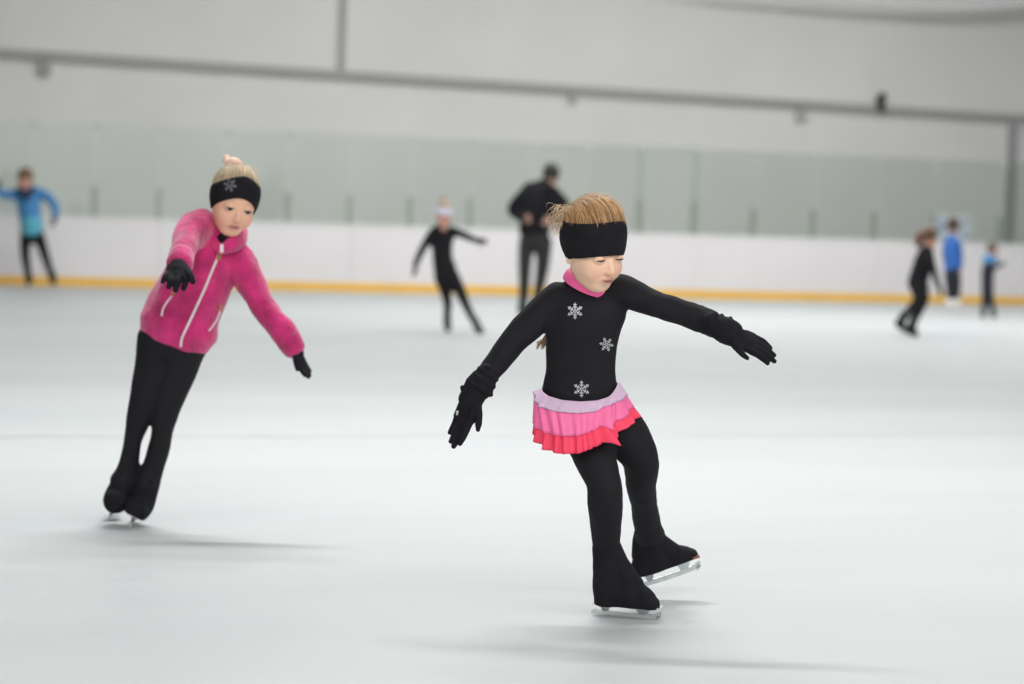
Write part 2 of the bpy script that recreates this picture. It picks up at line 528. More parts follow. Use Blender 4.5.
def strand(mb, pts, r, cols, c, taper=True):
    pts = np.asarray(pts); n = len(pts)
    T = np.gradient(pts, axis=0)
    ref = np.array([0.3, 0.5, 0.81])
    V = []
    for i in range(n):
        t = nrm(T[i]); a = nrm(np.cross(t, ref)); b_ = np.cross(t, a)
        rr_ = r * (1 - 0.75 * abs(2 * i / (n - 1) - 1) ** 2 if taper else 1)
        for k in range(3):
            x = k * 2.094; V.append(pts[i] + (a * math.cos(x) + b_ * math.sin(x)) * rr_)
    F = [(i * 3 + j, i * 3 + (j + 1) % 3, (i + 1) * 3 + (j + 1) % 3, (i + 1) * 3 + j) for i in range(n - 1) for j in range(3)]
    F += [(0, 2, 1), (3 * n - 3, 3 * n - 2, 3 * n - 1)]
    mb.add(V, F); cols += [c] * len(V)
def eyeball(h, sx, look=(0, 0), iris=(0.10, 0.13, 0.17), n=28):
    """eye with iris and pupil as rings round the gaze axis"""
    c0 = np.array([sx * .135, -.306, -.04]); r = .0615
    gz = nrm([look[0], -1, look[1]]); a = nrm(np.cross(gz, [0, 0, 1])); b_ = np.cross(a, gz)
    angs = [0.02, 0.12, 0.2, 0.24, 0.4, 0.5, 0.55, 0.8, 1.2, 1.6, 2.2, 3.0]
    V = []; C = []
    for q in angs:
        for j in range(n):
            x = j / n * 2 * math.pi
            V.append(c0 + r * (gz * math.cos(q) + (a * math.cos(x) + b_ * math.sin(x)) * math.sin(q)))
            C.append((0.01, 0.01, 0.01) if q < 0.22 else iris if q < 0.57 else (0.50, 0.45, 0.43))
    F = [(i * n + j, i * n + (j + 1) % n, (i + 1) * n + (j + 1) % n, (i + 1) * n + j) for i in range(len(angs) - 1) for j in range(n)]
    F += [tuple(range(n))[::-1], tuple((len(angs) - 1) * n + j for j in range(n))]
    me = make_mesh('eye', h.w(np.array(V)), F); set_col(me, np.array(C)); return me
def lash_line(h, lid, drop=0.0):
    mb = MB()
    for s_ in (-1, 1):
        pts = []
        for t in np.linspace(-1, 1, 13):
            x = s_ * .135 + t * .054
            z = -.045 + (lid + .003) * math.sqrt(max(0, 1 - t * t * 0.95)) - drop
            d = nrm(np.array([x, -.9, z]) - HC)
            # march to the lid surface
            q = np.array([[x, -.5, z]]); y = -.5
            for _ in range(60):
                y += float(head_sdf(np.array([[x, y, z]]), lid=0)[0]) * 0.8
            pts.append([x, y - .002, z])
        A = h.w(np.array(pts)); st = np.hstack([A, np.full((len(A), 1), .0125 * h.s * 0.55)])
        tube(mb, st, (0, 1, 0), n=6, k=1)
    return mb
def fingers_hand(mb, wrist, dirx, thumbside, L, W=None, curl=(0.25, 0.3, 0.25), spread=0.10, thumb=(0.75, 0.15), infl=0.0, n=10, k=3, thick=0.5, fscale=1.0, stagger=0.0, fat=1.0):
    """a hand with palm, four unequal fingers bent at two knuckles and a thumb from the palm's side"""
    x = nrm(dirx); y = nrm(np.array(thumbside) - (np.array(thumbside) @ x) * x); z = np.cross(x, y)   # palm faces +z or -z
    W = W or L * 0.42
    pl = L * 0.52
    w0 = np.array(wrist)
    def pt(a, b_, c): return w0 + x * a + y * b_ + z * c
    st = [(*pt(-.08 * L, 0, 0), W * .30, W * .24), (*pt(.08 * L, 0, 0), W * .36, W * .25), (*pt(pl * .55, .0, 0), W * .50, W * .24), (*pt(pl * .9, 0, 0), W * .50, W * .20)]
    tube(mb, st, y, n=max(12, n), k=4, infl=infl)
    lens = (.44, .49, .46, .36)
    for i, q in enumerate((.37, .125, -.125, -.36)):
        ln = lens[i] * L * fscale
        a = spread * (1.5 - i) ; bx = nrm(x * math.cos(a) + y * math.sin(a))
        p = pt(pl * (.88 - .05 * abs(i - 1)), q * W, -stagger * W * (i - 1.5)); ang = 0.0; pts = [p - bx * .12 * L, p]
        for j, fr_ in enumerate((.45, .30, .25)):
            ang += curl[j]
            dd = bx * math.cos(ang) + z * math.sin(ang)
            p = p + dd * ln * fr_; pts.append(p)
        r = [W * .125 * fat, W * .128 * fat, W * .12 * fat, W * .11 * fat, W * .085 * fat]
        tube(mb, [(*q_, rr_) for q_, rr_ in zip(pts, r)], y, n=n, k=k, infl=infl)
    a, cz = thumb
    td = nrm(x * math.cos(a) + y * math.sin(a) + z * cz)
    p0 = pt(.12 * L, W * .25, W * .03); p1 = p0 + td * L * .22; p2 = p1 + nrm(td + x * .35) * L * .17; p3 = p2 + nrm(td + x * .6) * L * .12
    tube(mb, [(*p0, W * .20), (*p1, W * .165), (*p2, W * .135), (*p3, W * .10)], y, n=n, k=k, infl=infl)
    return mb
def blade(heel, toe, zup, h=0.055, drop=0.0):
    """figure-skate blade: sole plate, two stanchions and a long thin runner with a raised toe pick"""
    heel, toe = np.array(heel), np.array(toe)
    x = nrm(toe - heel); L = np.linalg.norm(toe - heel); z = nrm(np.array(zup) - (np.array(zup) @ x) * x); y = np.cross(z, x)
    run, sole = MB(), MB()
    n = 24; V = []
    for i in range(n + 1):
        t = i / n; xx = -0.04 + 1.05 * t
        zb = 0.004 * (2 * t - 1) ** 2 + (0.016 * max(0, (t - 0.9) / 0.1) ** 1.5)
        zt = 0.017 - 0.003 * math.sin(math.pi * t) + (0.008 * max(0, (t - .88) / .12))
        if t < 0.04: zt = 0.012
        for yy in (-.0022, .0022):
            for zz in (zb, zt): V.append(heel + x * L * xx + y * yy + z * zz)
    F = []
    for i in range(n):
        a = i * 4; c = a + 4
        F += [(a, c, c + 1, a + 1), (a + 2, a + 3, c + 3, c + 2), (a + 1, c + 1, c + 3, a + 3), (a, a + 2, c + 2, c)]
    F += [(0, 1, 3, 2), (n * 4, n * 4 + 2, n * 4 + 3, n * 4 + 1)]
    run.add(V, F)
    for c_, wd in ((.17, .085), (.74, .12)):
        lo, hi = c_ * L, c_ * L
        for s_ in (1,):
            c0 = heel + x * lo + z * .012; c1 = heel + x * hi + z * h
            q = []
            for cc, ww, yy in ((c0, wd * .45, .0022), (c1, wd, .012)):
                for a_, b_ in ((-1, -1), (1, -1), (1, 1), (-1, 1)): q.append(cc + x * L * ww * a_ + y * yy * b_)
            run.add(q, [(0, 1, 2, 3), (7, 6, 5, 4), (0, 4, 5, 1), (1, 5, 6, 2), (2, 6, 7, 3), (3, 7, 4, 0)])
    for j in range(3):   # toe pick teeth
        c = heel + x * L * (.985 - j * .022) + z * (.012 - j * .003)
        run.box(c, x * .004, y * .003, z * .006)
    sole.box(heel + x * L * .17 + z * (h + .002), x * L * .17, y * .022, z * .003)
    sole.box(heel + x * L * .72 + z * (h + .002), x * L * .27, y * .028, z * .003)
    return run, sole

# ------------------------------------------------------------------ the hall
def slab(name, c, hx, hy, hz, mat, kind='structure'):
    o = link(name, make_mesh(name, *MB().box((0, 0, 0), (hx, 0, 0), (0, hy, 0), (0, 0, hz)).arrays(), False), mat)
    o.location = c; o.rotation_euler = (0, 0, RA)
    if kind: o['kind'] = kind
    return o
S0, S1, N0, N1 = -34.0, 46.0, -7.0, D0 + 2.6
sc, sh, nc, nh = (S0 + S1) / 2, (S1 - S0) / 2, (N0 + N1) / 2, (N1 - N0) / 2
floor = slab('floor', RP(sc, nc, -0.1), sh, nh, 0.1, 'ice')
slab('ceiling', RP(sc, nc, HALL_H + 0.1), sh + .2, nh + .2, 0.1, 'ceiling')
wf = slab('wall_far', RP(sc, N1 + 0.1, HALL_H / 2), sh, 0.1, HALL_H / 2, 'wall')
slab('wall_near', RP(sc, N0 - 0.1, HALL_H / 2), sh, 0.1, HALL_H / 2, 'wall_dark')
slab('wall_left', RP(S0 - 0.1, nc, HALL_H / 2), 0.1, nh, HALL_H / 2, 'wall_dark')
slab('wall_right', RP(S1 + 0.1, nc, HALL_H / 2), 0.1, nh, HALL_H / 2, 'wall')
# painted line across the ice, flat on the floor
a_, b__ = G(0, 436.5), G(1024, 434.5)
d_ = nrm(b__ - a_); q_ = np.array([-d_[1], d_[0], 0]); c_ = (a_ + b__) / 2; c_[2] = 0.0
mb = MB().box(c_ + [0, 0, .0005], d_ * 20, q_ * 0.05, (0, 0, .0006))
tag(link('trim_1', make_mesh('trim_1', *mb.arrays(), False), 'line_paint'), kind='structure')
# far wall: cable ledge with brackets, panel joints, pipe
DW = N1 - 0.02
l0, l1 = onplane(-1400, 52 - 66 * 1400 / 1024 + 1, DW), onplane(1900, 118 + 66 * 876 / 1024 + 1, DW)
ld_ = nrm(l1 - l0)
mb = MB().box((l0 + l1) / 2 - N * .03, (l1 - l0) / 2, N * .06, np.cross(ld_, N) * .055)
ledge = tag(link('trim_2', make_mesh('trim_2', *mb.arrays(), False), 'ledge'), kind='structure')
for px, py in ((45, 66), (800, 112), (572, 98)):
    c = onplane(px, py, DW)
    k_ = 1.0 if px != 572 else 0.6
    link('bracket', make_mesh('bracket', *MB().box(c - N * .04, U * .07 * k_, N * .05, (0, 0, .13 * k_)).arrays(), False), 'joint' if px != 45 else 'ledge', ledge)
for i, (px, y0_, y1_, wd, mt) in enumerate(((344, -60, 76, .035, 'joint'), (1009, 116, 262, .07, 'pipe'))):
    a_, b__ = onplane(px, y0_, DW), onplane(px - (y1_ - y0_) * 0.02, y1_, DW)
    a_[:2] = b__[:2]
    o = link('trim_%d' % (3 + i), make_mesh('trim', *MB().box((a_ + b__) / 2 - N * .03, U * wd, N * .05, (a_ - b__) / 2).arrays(), False), mt)
    o['kind'] = 'structure'
# horn loudspeaker on the ledge
c = onplane(881, 101, DW - .12)
dv = MB(); tube(dv, [(*(c + [0, 0, -.08]), .05), (*(c), .075), (*(c + [0, 0, .08] - N * .04), .06)], N)
dv.box(c + [0, 0, -.14], U * .03, N * .1, (0, 0, .03)); dv.box(c + N * .05, U * .02, N * .07, (0, 0, .02))
o = link('loudspeaker', make_mesh('loudspeaker', *dv.arrays()), 'device', base=tuple(c))
tag(o, 'small dark loudspeaker mounted on the wall ledge', 'loudspeaker')
# curved white duct under the ceiling at the top right
pts = [onplane(x, y, DW - 0.6) for x, y in ((690, -14), (760, -8), (830, -2), (880, 1.5), (930, 4), (975, 4), (1024, 1.5), (1090, -6))]
mb = MB(); tube(mb, [(*p_, .026 + .012 * min(i, 5)) for i, p_ in enumerate(pts)], (0, 0, 1), n=16, k=8)
o = link('air_hose', make_mesh('air_hose', *mb.arrays()), 'duct', base=tuple(pts[4]))
tag(o, 'curved white hose sagging along the top of the far wall', 'hose')
for p_ in (pts[1], pts[4], pts[6]):
    q_ = p_ - pts[4]
    link('hanger', make_mesh('hanger', *MB().box(q_ + np.array([0, 0, (HALL_H - p_[2]) / 2]), U * .006, N * .006, (0, 0, (HALL_H - p_[2]) / 2)).arrays(), False), 'pipe', o)
# lamp rows on the ceiling (outside the frame, they light the hall)
for (s_, n_, len_, k_, rot_), wh in zip(ROWS, ('behind the viewer', 'above the two nearest skaters', 'over the middle of the ice', 'close to the far boards')):
    root = bpy.data.objects.new('strip_lamp', None); col.objects.link(root)
    root.location = RP(s_, n_, LAMP_H); root.rotation_euler = (0, 0, rot_)
    tag(root, 'long white strip lamp hung ' + wh, 'lamp', 'strip lamps above the ice')
    link('housing', make_mesh('housing', *MB().box((0, 0, .06), (len_ / 2, 0, 0), (0, .22, 0), (0, 0, .05)).arrays(), False), 'cap', root)
    link('diffuser', make_mesh('diffuser', *MB().box((0, 0, -.02), (len_ / 2, 0, 0), (0, .17, 0), (0, 0, .03)).arrays(), False), 'lamp_glow', root)
    for x in np.linspace(-.45 * len_, .45 * len_, 5):
        link('hanger', make_mesh('hanger', *MB().box((x, 0, .11 + (HALL_H - LAMP_H - .11) / 2), (.01, 0, 0), (0, .01, 0), (0, 0, (HALL_H - LAMP_H - .11) / 2)).arrays(), False), 'pipe', root)

# ------------------------------------------------------------------ the barrier
BT, GT = 0.872, 2.06
s_at = lambda px, py=232: float(onplane(px, py, D0) @ U)
sa, sb = -9.0, 33.0
root = bpy.data.objects.new('rink_barrier', None); col.objects.link(root)
root.location = RP((sa + sb) / 2, D0, 0); root.rotation_euler = (0, 0, RA)
tag(root, 'long white rink barrier with yellow kick strip and greenish glass on top', 'barrier')
mid = (sa + sb) / 2
def bpart(name, s0_, s1_, z0, z1, n0, n1, mat, parent=root):
    mb = MB().box(((s0_ + s1_) / 2 - mid, (n0 + n1) / 2, (z0 + z1) / 2), ((s1_ - s0_) / 2, 0, 0), (0, (n1 - n0) / 2, 0), (0, 0, (z1 - z0) / 2))
    return link(name, make_mesh(name, *mb.arrays(), False), mat, parent)
s_ = sa
pane_px = [32, 95, 160, 227, 289, 351, 412, 472, 530, 587, 642, 697, 756, 816, 877, 937, 1003]
seams = [s_at(x) for x in pane_px]
while seams[0] > sa + .5: seams.insert(0, seams[0] - .84)
while seams[-1] < sb - .9: seams.append(seams[-1] + 1.0)
joints = seams[::3] + [sb]
for a_, b__ in zip(joints[:-1], joints[1:]):
    bpart('board_panel', a_ + .003, b__ - .003, .118, BT - .02, 0.0, .10, 'board')
    bpart('kick_strip', a_ + .002, b__ - .002, 0.0, .118, -.012, .10, 'yellow')
bpart('cap_rail', joints[0], sb, BT - .02, BT + .012, -.01, .13, 'cap')
for i, (a_, b__) in enumerate(zip(seams[:-1], seams[1:])):
    bpart('glass_pane', a_ + .006, b__ - .006, BT + .013, GT, .05, .062, 'glass')
    tall = any(abs(a_ - s_at(x)) < .05 for x in (642, 697))
    po = bpart('post', a_ - (.033 if not tall else .045), a_ + (.033 if not tall else .045), BT + .012, BT + (.40 if not tall else .46), .075, .125, 'post')
    bpart('clamp', a_ - .04, a_ + .04, GT - .08, GT - .01, .04, .075, 'seam')
    if tall:
        bpart('gate_post', a_ - .02, a_ + .02, BT + .46, GT + .03, .07, .11, 'seam')
ga, gb = s_at(642), s_at(697)
bpart('gate_rail', ga, gb, GT - .02, GT + .03, .07, .11, 'seam')
# notice on the glass at the right
c = onplane(953, 229, D0 + .04)
nb = bpy.data.objects.new('notice', None); col.objects.link(nb); nb.parent = root; nb.location = (float(c @ U) - mid, 0.025, float(c[2]))
link('sheet', make_mesh('sheet', *MB().box((0, .02, 0), (.29, 0, 0), (0, .003, 0), (0, 0, .19)).arrays(), False), 'paper', nb)
for x, z, hx_, hz_ in ((-.2, .12, .05, .025), (-.2, 0, .06, .05), (.2, .10, .06, .03), (.19, -.05, .045, .035), (.22, -.13, .04, .03), (-.15, -.13, .09, .012)):
    link('printed_mark', make_mesh('printed_mark', *MB().box((x, .015, z), (hx_, 0, 0), (0, .003, 0), (0, 0, hz_)).arrays(), False), 'paper_mark', nb)

# ------------------------------------------------------------------ figures
class Fig:
    """stations given as (px, py, dY, r_depth, r_image) at a person's own distance"""
    def __init__(s, Y): s.Y = Y
    def st(s, rows):
        out = []
        for r in rows:
            px, py, dy, rd = r[:4]; ri = r[4] if len(r) > 4 else rd
            Yq = s.Y + dy; k = Yq / FPX
            out.append((*P(px, py, Yq), rd * k, ri * k))
        return out
    def p(s, px, py, dy=0): return P(px, py, s.Y + dy)
    def r(s, px): return px * s.Y / FPX
def garment(chains, voxel, smooth=3, infl=0.0, name='g', n=24):
    mb = MB()
    for c in chains:
        tube(mb, c[0], c[1] if len(c) > 1 else (0, 1, 0), n=n, k=6, infl=infl)
    return remesh(mb, voxel, smooth, name)
def person_mesh(head, chains, base, hd, name='person', voxel=.008, lid=.02, ears=True, infl=-.006, n_az=200, n_el=150, skin=None, hands=None, clothcol=None):
    """one continuous body under the clothes with the modelled head on its neck"""
    mb = MB()
    for c in chains: tube(mb, c[0], c[1] if len(c) > 1 else (0, 1, 0), n=16, k=4, infl=infl)
    if hands: hands(mb)
    bm_ = remesh(mb, voxel, 2, 'b')
    bv = co(bm_); bf = [tuple(p.vertices) for p in bm_.polygons]
    hv, hf = head_mesh(n_az, n_el, lid=lid, ears=ears)
    sk = skin or {}
    hc = skin_colours(hv, **sk)
    V = np.vstack([bv, head.w(hv)]); F = bf + [tuple(i + len(bv) for i in q) for q in hf]
    bc = np.tile(np.array(sk.get('base', (0.80, 0.53, 0.41))), (len(bv), 1))
    me = make_mesh(name, V, F)
    set_col(me, np.vstack([bc, hc]))
    bpy.data.meshes.remove(bm_)
    return link(name, me, 'skin', base=base)

# =========================================================== GIRL 1: black dress, pink skirt
Y1 = 6.60
f1 = Fig(Y1)
base1 = tuple(G(628, 617))
H1 = Head(592.0, 246.8, Y1 - .08, 87, 36.8, 24, -6.4)
neck1 = (f1.st([(586, 262, -.03, 15, 15), (579, 278, .0, 15, 15), (583, 292, .01, 20, 22), (584, 310, .01, 24, 30)]),)
torso1 = (f1.st([(592, 428, .05, 26, 31), (586, 408, .04, 26, 37), (580.5, 392, .03, 26, 38.5), (580.5, 372, .02, 23, 35), (581, 350, .01, 23, 35.5), (583, 328, .0, 25, 38), (585, 310, .0, 25, 42), (585, 296, .0, 21, 37), (583, 286, .01, 16, 23)]),)
armR1 = (f1.st([(560, 296, .0, 17, 16), (546, 309, -.01, 16.5, 17), (528.5, 326, -.02, 15.5, 15.8), (511, 344, -.03, 14, 14), (495, 365, -.05, 12.5, 12.5), (482, 382, -.07, 11, 11)]),)
armL1 = (f1.st([(606, 292, .0, 17, 17), (623, 291, -.01, 16.5, 16.5), (650, 302, -.03, 14.5, 14), (678, 311, -.05, 13, 13), (702, 320, -.07, 12.5, 13), (720, 327.5, -.09, 11.5, 11.5)]),)
legR1 = (f1.st([(587, 425, .03, 25, 27), (590, 441, .01, 24, 24.5), (597, 463, -.02, 21, 20.5), (604, 485, -.05, 18.5, 18), (605.2, 508, -.04, 17, 17.3), (606, 530, -.01, 15.5, 15.3), (606.5, 545, .01, 14.5, 14), (610, 562, .02, 15, 15.5)]),)
legL1 = (f1.st([(611, 418, .05, 24, 25), (630, 441, .05, 22, 23), (641, 461, .06, 18.5, 18.5), (641, 484, .12, 16, 15.5), (644.5, 508, .20, 15, 13.5), (648, 528, .26, 14, 14.5), (650, 540, .30, 14, 16)]),)

def hands1(mb):
    tube(mb, f1.st([(482, 382, -.07, 11), (476, 390, -.075, 8)]), n=10)
    tube(mb, f1.st([(716, 325.5, -.085, 9), (728, 331, -.095, 8)]), n=10)
girl1 = person_mesh(H1, [neck1, torso1, armR1, armL1, legR1, legL1], base1, H1, lid=.008, ears=True, hands=hands1,
                    skin=dict(base=(0.93, 0.61, 0.43), brow=(0.55, 0.34, 0.22), lip=(0.40, 0.11, 0.12), browk=0.35))
tag(girl1, 'girl skating in a black top with silver snowflakes and a pink ruffled skirt', 'person')
def part1(name, me, mat, parent=girl1):
    return link(name, me, mat, parent, base=base1)
for s_ in (-1, 1): part1('eye', eyeball(H1, s_, (0.1, -.9), (0.08, 0.09, 0.10)), 'eye')
part1('eyelashes', make_mesh('eyelashes', *lash_line(H1, .008, .003).arrays()), 'lash')
# top
me_top1 = garment([torso1, armR1, armL1], .0055, 4, 0.0, 'top')
p = co(me_top1); nn = vnor(me_top1)
sleeve = np.clip((np.abs(p[:, 0] - P(583, 300, Y1)[0]) - .12) / .05, 0, 1)
wr = np.clip((np.abs(p[:, 0] - P(583, 300, Y1)[0]) - .27) / .06, 0, 1)
dsp = snoise(p, 26) * .0012 + sleeve * snoise(p, 60) * .0014 + wr * snoise(p, 110) * .002
set_co(me_top1, p + nn * dsp[:, None])
top1 = part1('top', me_top1, 'black_stretch')
T1 = bvh(bpy.data.meshes[me_top1.name]) if False else None
pts = co(me_top1) + np.array(base1)
T1 = BVHTree.FromPolygons([tuple(q) for q in pts], [tuple(q.vertices) for q in me_top1.polygons])
for cx, cy, r_, ro in ((575, 311, 8.2, .52), (606.5, 344.5, 7.2, .15), (581.5, 389, 8.4, .52)):
    me = make_mesh('snowflake_emblem', *snowflake(T1, cx, cy, r_, ro).arrays(), False)
    part1('snowflake_emblem', me, 'silver')
# pink stand collar
def ring(rows, thick, h, base_c=None, n=64):
    """rows: list of closed loops (k,3) bottom to top; closed shell inwards"""
    pass
def collar_ring(c0, c1, ax, ay, r0, r1, thick, n=56, rows=8, bul=.002):
    V = []
    c0, c1 = np.array(c0), np.array(c1)
    seq = [(t, 0) for t in np.linspace(0, 1, rows)] + [(t, -thick) for t in np.linspace(1, 0, rows)]
    for t, o_ in seq:
        c = c0 * (1 - t) + c1 * t
        ra = (r0[0] * (1 - t) + r1[0] * t) + o_ + bul * math.sin(math.pi * t); rb = (r0[1] * (1 - t) + r1[1] * t) + o_ + bul * math.sin(math.pi * t)
        for j in range(n):
            x = j / n * 2 * math.pi; V.append(c + ax * ra * math.cos(x) + ay * rb * math.sin(x))
    m_ = len(seq)
    F = [(i * n + j, i * n + (j + 1) % n, ((i + 1) % m_) * n + (j + 1) % n, ((i + 1) % m_) * n + j) for i in range(m_) for j in range(n)]
    return MB().add(V, F)
# collar plane: rises at the back-left, dips below the chin
cA = nrm(P(612, 296, Y1 - .06) - P(564, 266, Y1 + .03)); cN = nrm(np.cross(cA, P(580, 283, Y1 - .09) - P(590, 270, Y1 + .05)))
if cN[2] < 0: cN = -cN
cB = np.cross(cN, cA)
cc0 = P(587, 283.5, Y1 - .005)
mb = collar_ring(cc0 - cN * .008, cc0 + cN * .020, cA, cB, (f1.r(25.5), f1.r(24)), (f1.r(23), f1.r(21)), .004)
part1('collar', make_mesh('collar', *mb.arrays()), 'collar_pink')
# leggings
me = garment([(f1.st([(592, 436, .05, 27, 30), (588, 418, .04, 27, 34), (585, 402, .03, 25, 34)]),), legR1, legL1], .0055, 4, 0.0, 'leggings')
p = co(me); set_co(me, p + vnor(me) * (snoise(p, 30) * .0015 + snoise(p, 75) * .0006)[:, None])
part1('leggings', me, 'black_stretch')
# skirt
RX = [-180, -165, -145, -120, -95, -70, -50, -40, -32, -15, 0]
def tab(rows):
    a = np.array(rows, float); return a
waist = tab([(541, 388), (542.5, 392), (548, 396), (562, 400), (580, 401.5), (597, 400.5), (606, 398), (610, 396), (613, 393), (617, 387), (619, 381)])
hem1 = tab([(534.5, 391), (535, 400), (540, 407), (556, 411.5), (577, 413.5), (596, 411.5), (604, 406), (608, 404), (613, 403), (622, 400), (627, 395)])
hem2 = tab([(533.5, 422), (536, 428), (546, 433), (560, 436.5), (579, 436), (593, 431), (602, 426), (608, 431), (611, 424), (626, 418), (634, 406)])
hem3 = tab([(533, 432), (535, 441), (545, 450), (560, 454.5), (580, 453.5), (597, 447), (606, 442), (612.5, 446), (614, 438), (633, 425), (642, 416)])
rings_px = [waist, hem1, hem2, hem3]
rdep = [28, 34, 44, 50]
def gsm(Q, sg):
    k = np.arange(-10, 11); w_ = np.exp(-(k / sg) ** 2 / 2); w_ /= w_.sum()
    return sum(np.roll(Q, int(a), axis=0) * b_ for a, b_ in zip(k, w_))
def skirt_layer(upto, inset, nw, amp, seed):
    nA = 260
    th = np.linspace(-math.pi, math.pi, nA, endpoint=False)     # -180 left, -90 front (toward lens), 0 right, 90 back
    deg = np.degrees(th)
    L = []
    for k in range(upto + 1):
        tb = rings_px[k]
        fx = np.interp(np.where(deg <= 0, deg, 0), RX, tb[:, 0]); fy = np.interp(np.where(deg <= 0, deg, 0), RX, tb[:, 1])
        # back half: plain arc between the two sides
        t = np.clip(deg / 180, 0, 1)
        cxm, hw = (tb[0, 0] + tb[-1, 0]) / 2, (tb[-1, 0] - tb[0, 0]) / 2
        bx = cxm + hw * np.cos(np.radians(np.maximum(deg, 0))); by = tb[-1, 1] * (1 - t) + tb[0, 1] * t + 5 * np.sin(np.pi * t)
        x = np.where(deg <= 0, fx, bx); y = np.where(deg <= 0, fy, by)
        dy = np.sign(np.sin(th)) * np.abs(np.sin(th)) ** .7 * rdep[k] * Y1 / FPX
        Q = np.array([P(a, b_, Y1 + .025 + c) for a, b_, c in zip(x, y, dy)])
        L.append(Q)
    L = [gsm(Q, 1.3) for Q in L]
    if upto > 1: L[0] = L[0] - np.array([0, 0, .006])
    L = np.array(L)                                            # rings, nA, 3
    cen = L.mean(axis=1, keepdims=True)
    rad = L - cen; rad[..., 2] = 0; rad /= np.linalg.norm(rad, axis=2, keepdims=True)
    rows = []
    nr = 7
    for k in range(upto):
        for i in range(nr if k < upto - 1 else nr + 1):
            t = i / nr; g_ = (k + t)
            Q = L[k] * (1 - t) + L[k + 1] * t
            side = 0.22 + 1.25 * np.exp(-((deg + 160) / 45) ** 2) + 0.5 * np.exp(-((deg + 35) / 25) ** 2) + 0.4 * (deg > 20)
            wv_ = np.sin(th * nw + seed) * side + 0.4 * np.sin(th * nw * 1.7 + seed * 2.1)
            pl = np.exp(-((deg + 42) / 7) ** 2) * 2.2          # the pleat hanging forward
            o_ = (wv_ * amp + pl * amp * 2.2) * (g_ / 3) ** 1.2 - inset * min(1, g_ * 1.5)
            rows.append(Q + rad[0] * o_[:, None])
    back = [r + rad[0] * -.0016 for r in rows[::-1]]
    allr = rows + back; m_ = len(allr); n = nA
    F = [(i * n + j, i * n + (j + 1) % n, ((i + 1) % m_) * n + (j + 1) % n, ((i + 1) % m_) * n + j) for i in range(m_) for j in range(n)]
    return make_mesh('ruffle', np.vstack(allr), F)
sk = part1('skirt', skirt_layer(1, -.003, 22, .0082, 1.0), 'lavender')
sk['label'] = 'pale lavender top layer of the skirt'
o = part1('ruffle', skirt_layer(2, .0006, 22, .0082, 1.0), 'pink', sk); o['label'] = 'bright pink middle ruffle'
o = part1('ruffle', skirt_layer(3, .0042, 22, .0082, 1.0), 'coral', sk); o['label'] = 'coral red bottom ruffle'

# gloves
def glove1(rows_cuff, hand, name='glove'):
    mb = MB(); hand(mb)
    tube(mb, f1.st(rows_cuff), n=20)
    me = remesh(mb, .0026, 2, name)
    p = co(me); set_co(me, p + vnor(me) * (snoise(p, 90) * .0009)[:, None])
    return me
def hR(mb):
    w_ = f1.p(474, 392, -.075)
    x = f1.p(458, 436, -.085) - w_
    fingers_hand(mb, w_, x, nrm(im_r * .9 + fw * -.5), .166, .070, curl=(.10, .12, .1), spread=.02, thumb=(.62, .1), n=12, fscale=1.02, stagger=.1, fat=1.22)
me = glove1([(484, 379, -.07, 12.5, 13), (479, 386, -.07, 13.5, 14.5), (475, 392, -.075, 12, 13), (470, 402, -.08, 10, 12.5)], hR)
gr = part1('glove', me, 'black_knit')
mb = MB()
for (a_, b_, c_) in ((488, 374, 12.8), (484, 380, 14.2), (479.5, 387, 15.8)):      # gathered cuff
    q = f1.st([(a_ - 1.5, b_ + 2.2, -.07, c_ - 2.5), (a_, b_, -.07, c_), (a_ + 1.5, b_ - 2.2, -.07, c_ - 2.0)])
    tube(mb, q, n=26)
tube(mb, f1.st([(471, 396, -.08, 6), (465, 391, -.08, 4.2), (462, 387, -.08, 2.6)]), n=10)    # pull tab standing off the cuff
me = remesh(mb, .003, 1, 'cuff'); rough_up(me, .0018, 75)
part1('cuff', me, 'black_knit', gr)
gt = [o for o in girl1.children if o.name.startswith('glove')][0].data
TG = BVHTree.FromPolygons([tuple(q) for q in co(gt) + np.array(base1)], [tuple(q.vertices) for q in gt.polygons])
c = cast(TG, 457.5, 413, .0005)
if c is None: c = f1.p(457.5, 413, -.09)
lb = part1('label', make_mesh('label', *MB().box(c, im_r * .004, fw * .0015, im_u * .006).box(c - fw * .002, im_r * .0018, fw * .0006, im_u * .0022).arrays(), False), 'silver', gr)
def hL(mb):
    w_ = f1.p(727, 331, -.10)
    x = f1.p(768, 352, -.13) - w_
    fingers_hand(mb, w_, x, nrm(-im_u * .75 - im_r * .2 - fw * .65), .162, .066, curl=(.0, .2, .25), spread=.012, thumb=(.66, -.12), n=12, fscale=1.0, stagger=-.0, fat=1.22)
me = glove1([(717, 326, -.09, 12, 12), (725, 330, -.1, 13, 13.5), (733, 334, -.105, 11.5, 13)], hL)
gl_ = part1('glove', me, 'black_knit')
mb = MB()
for (a_, b_, c_) in ((710, 323, 13.5), (717.5, 326, 13.2), (726, 330, 15)):
    q = f1.st([(a_ - 2.4, b_ - 1, -.09, c_ - 2.5), (a_, b_, -.09, c_), (a_ + 2.4, b_ + 1, -.09, c_ - 2.2)])
    tube(mb, q, n=26)
me = remesh(mb, .003, 1, 'cuff'); rough_up(me, .0018, 75)
part1('cuff', me, 'black_knit', gl_)

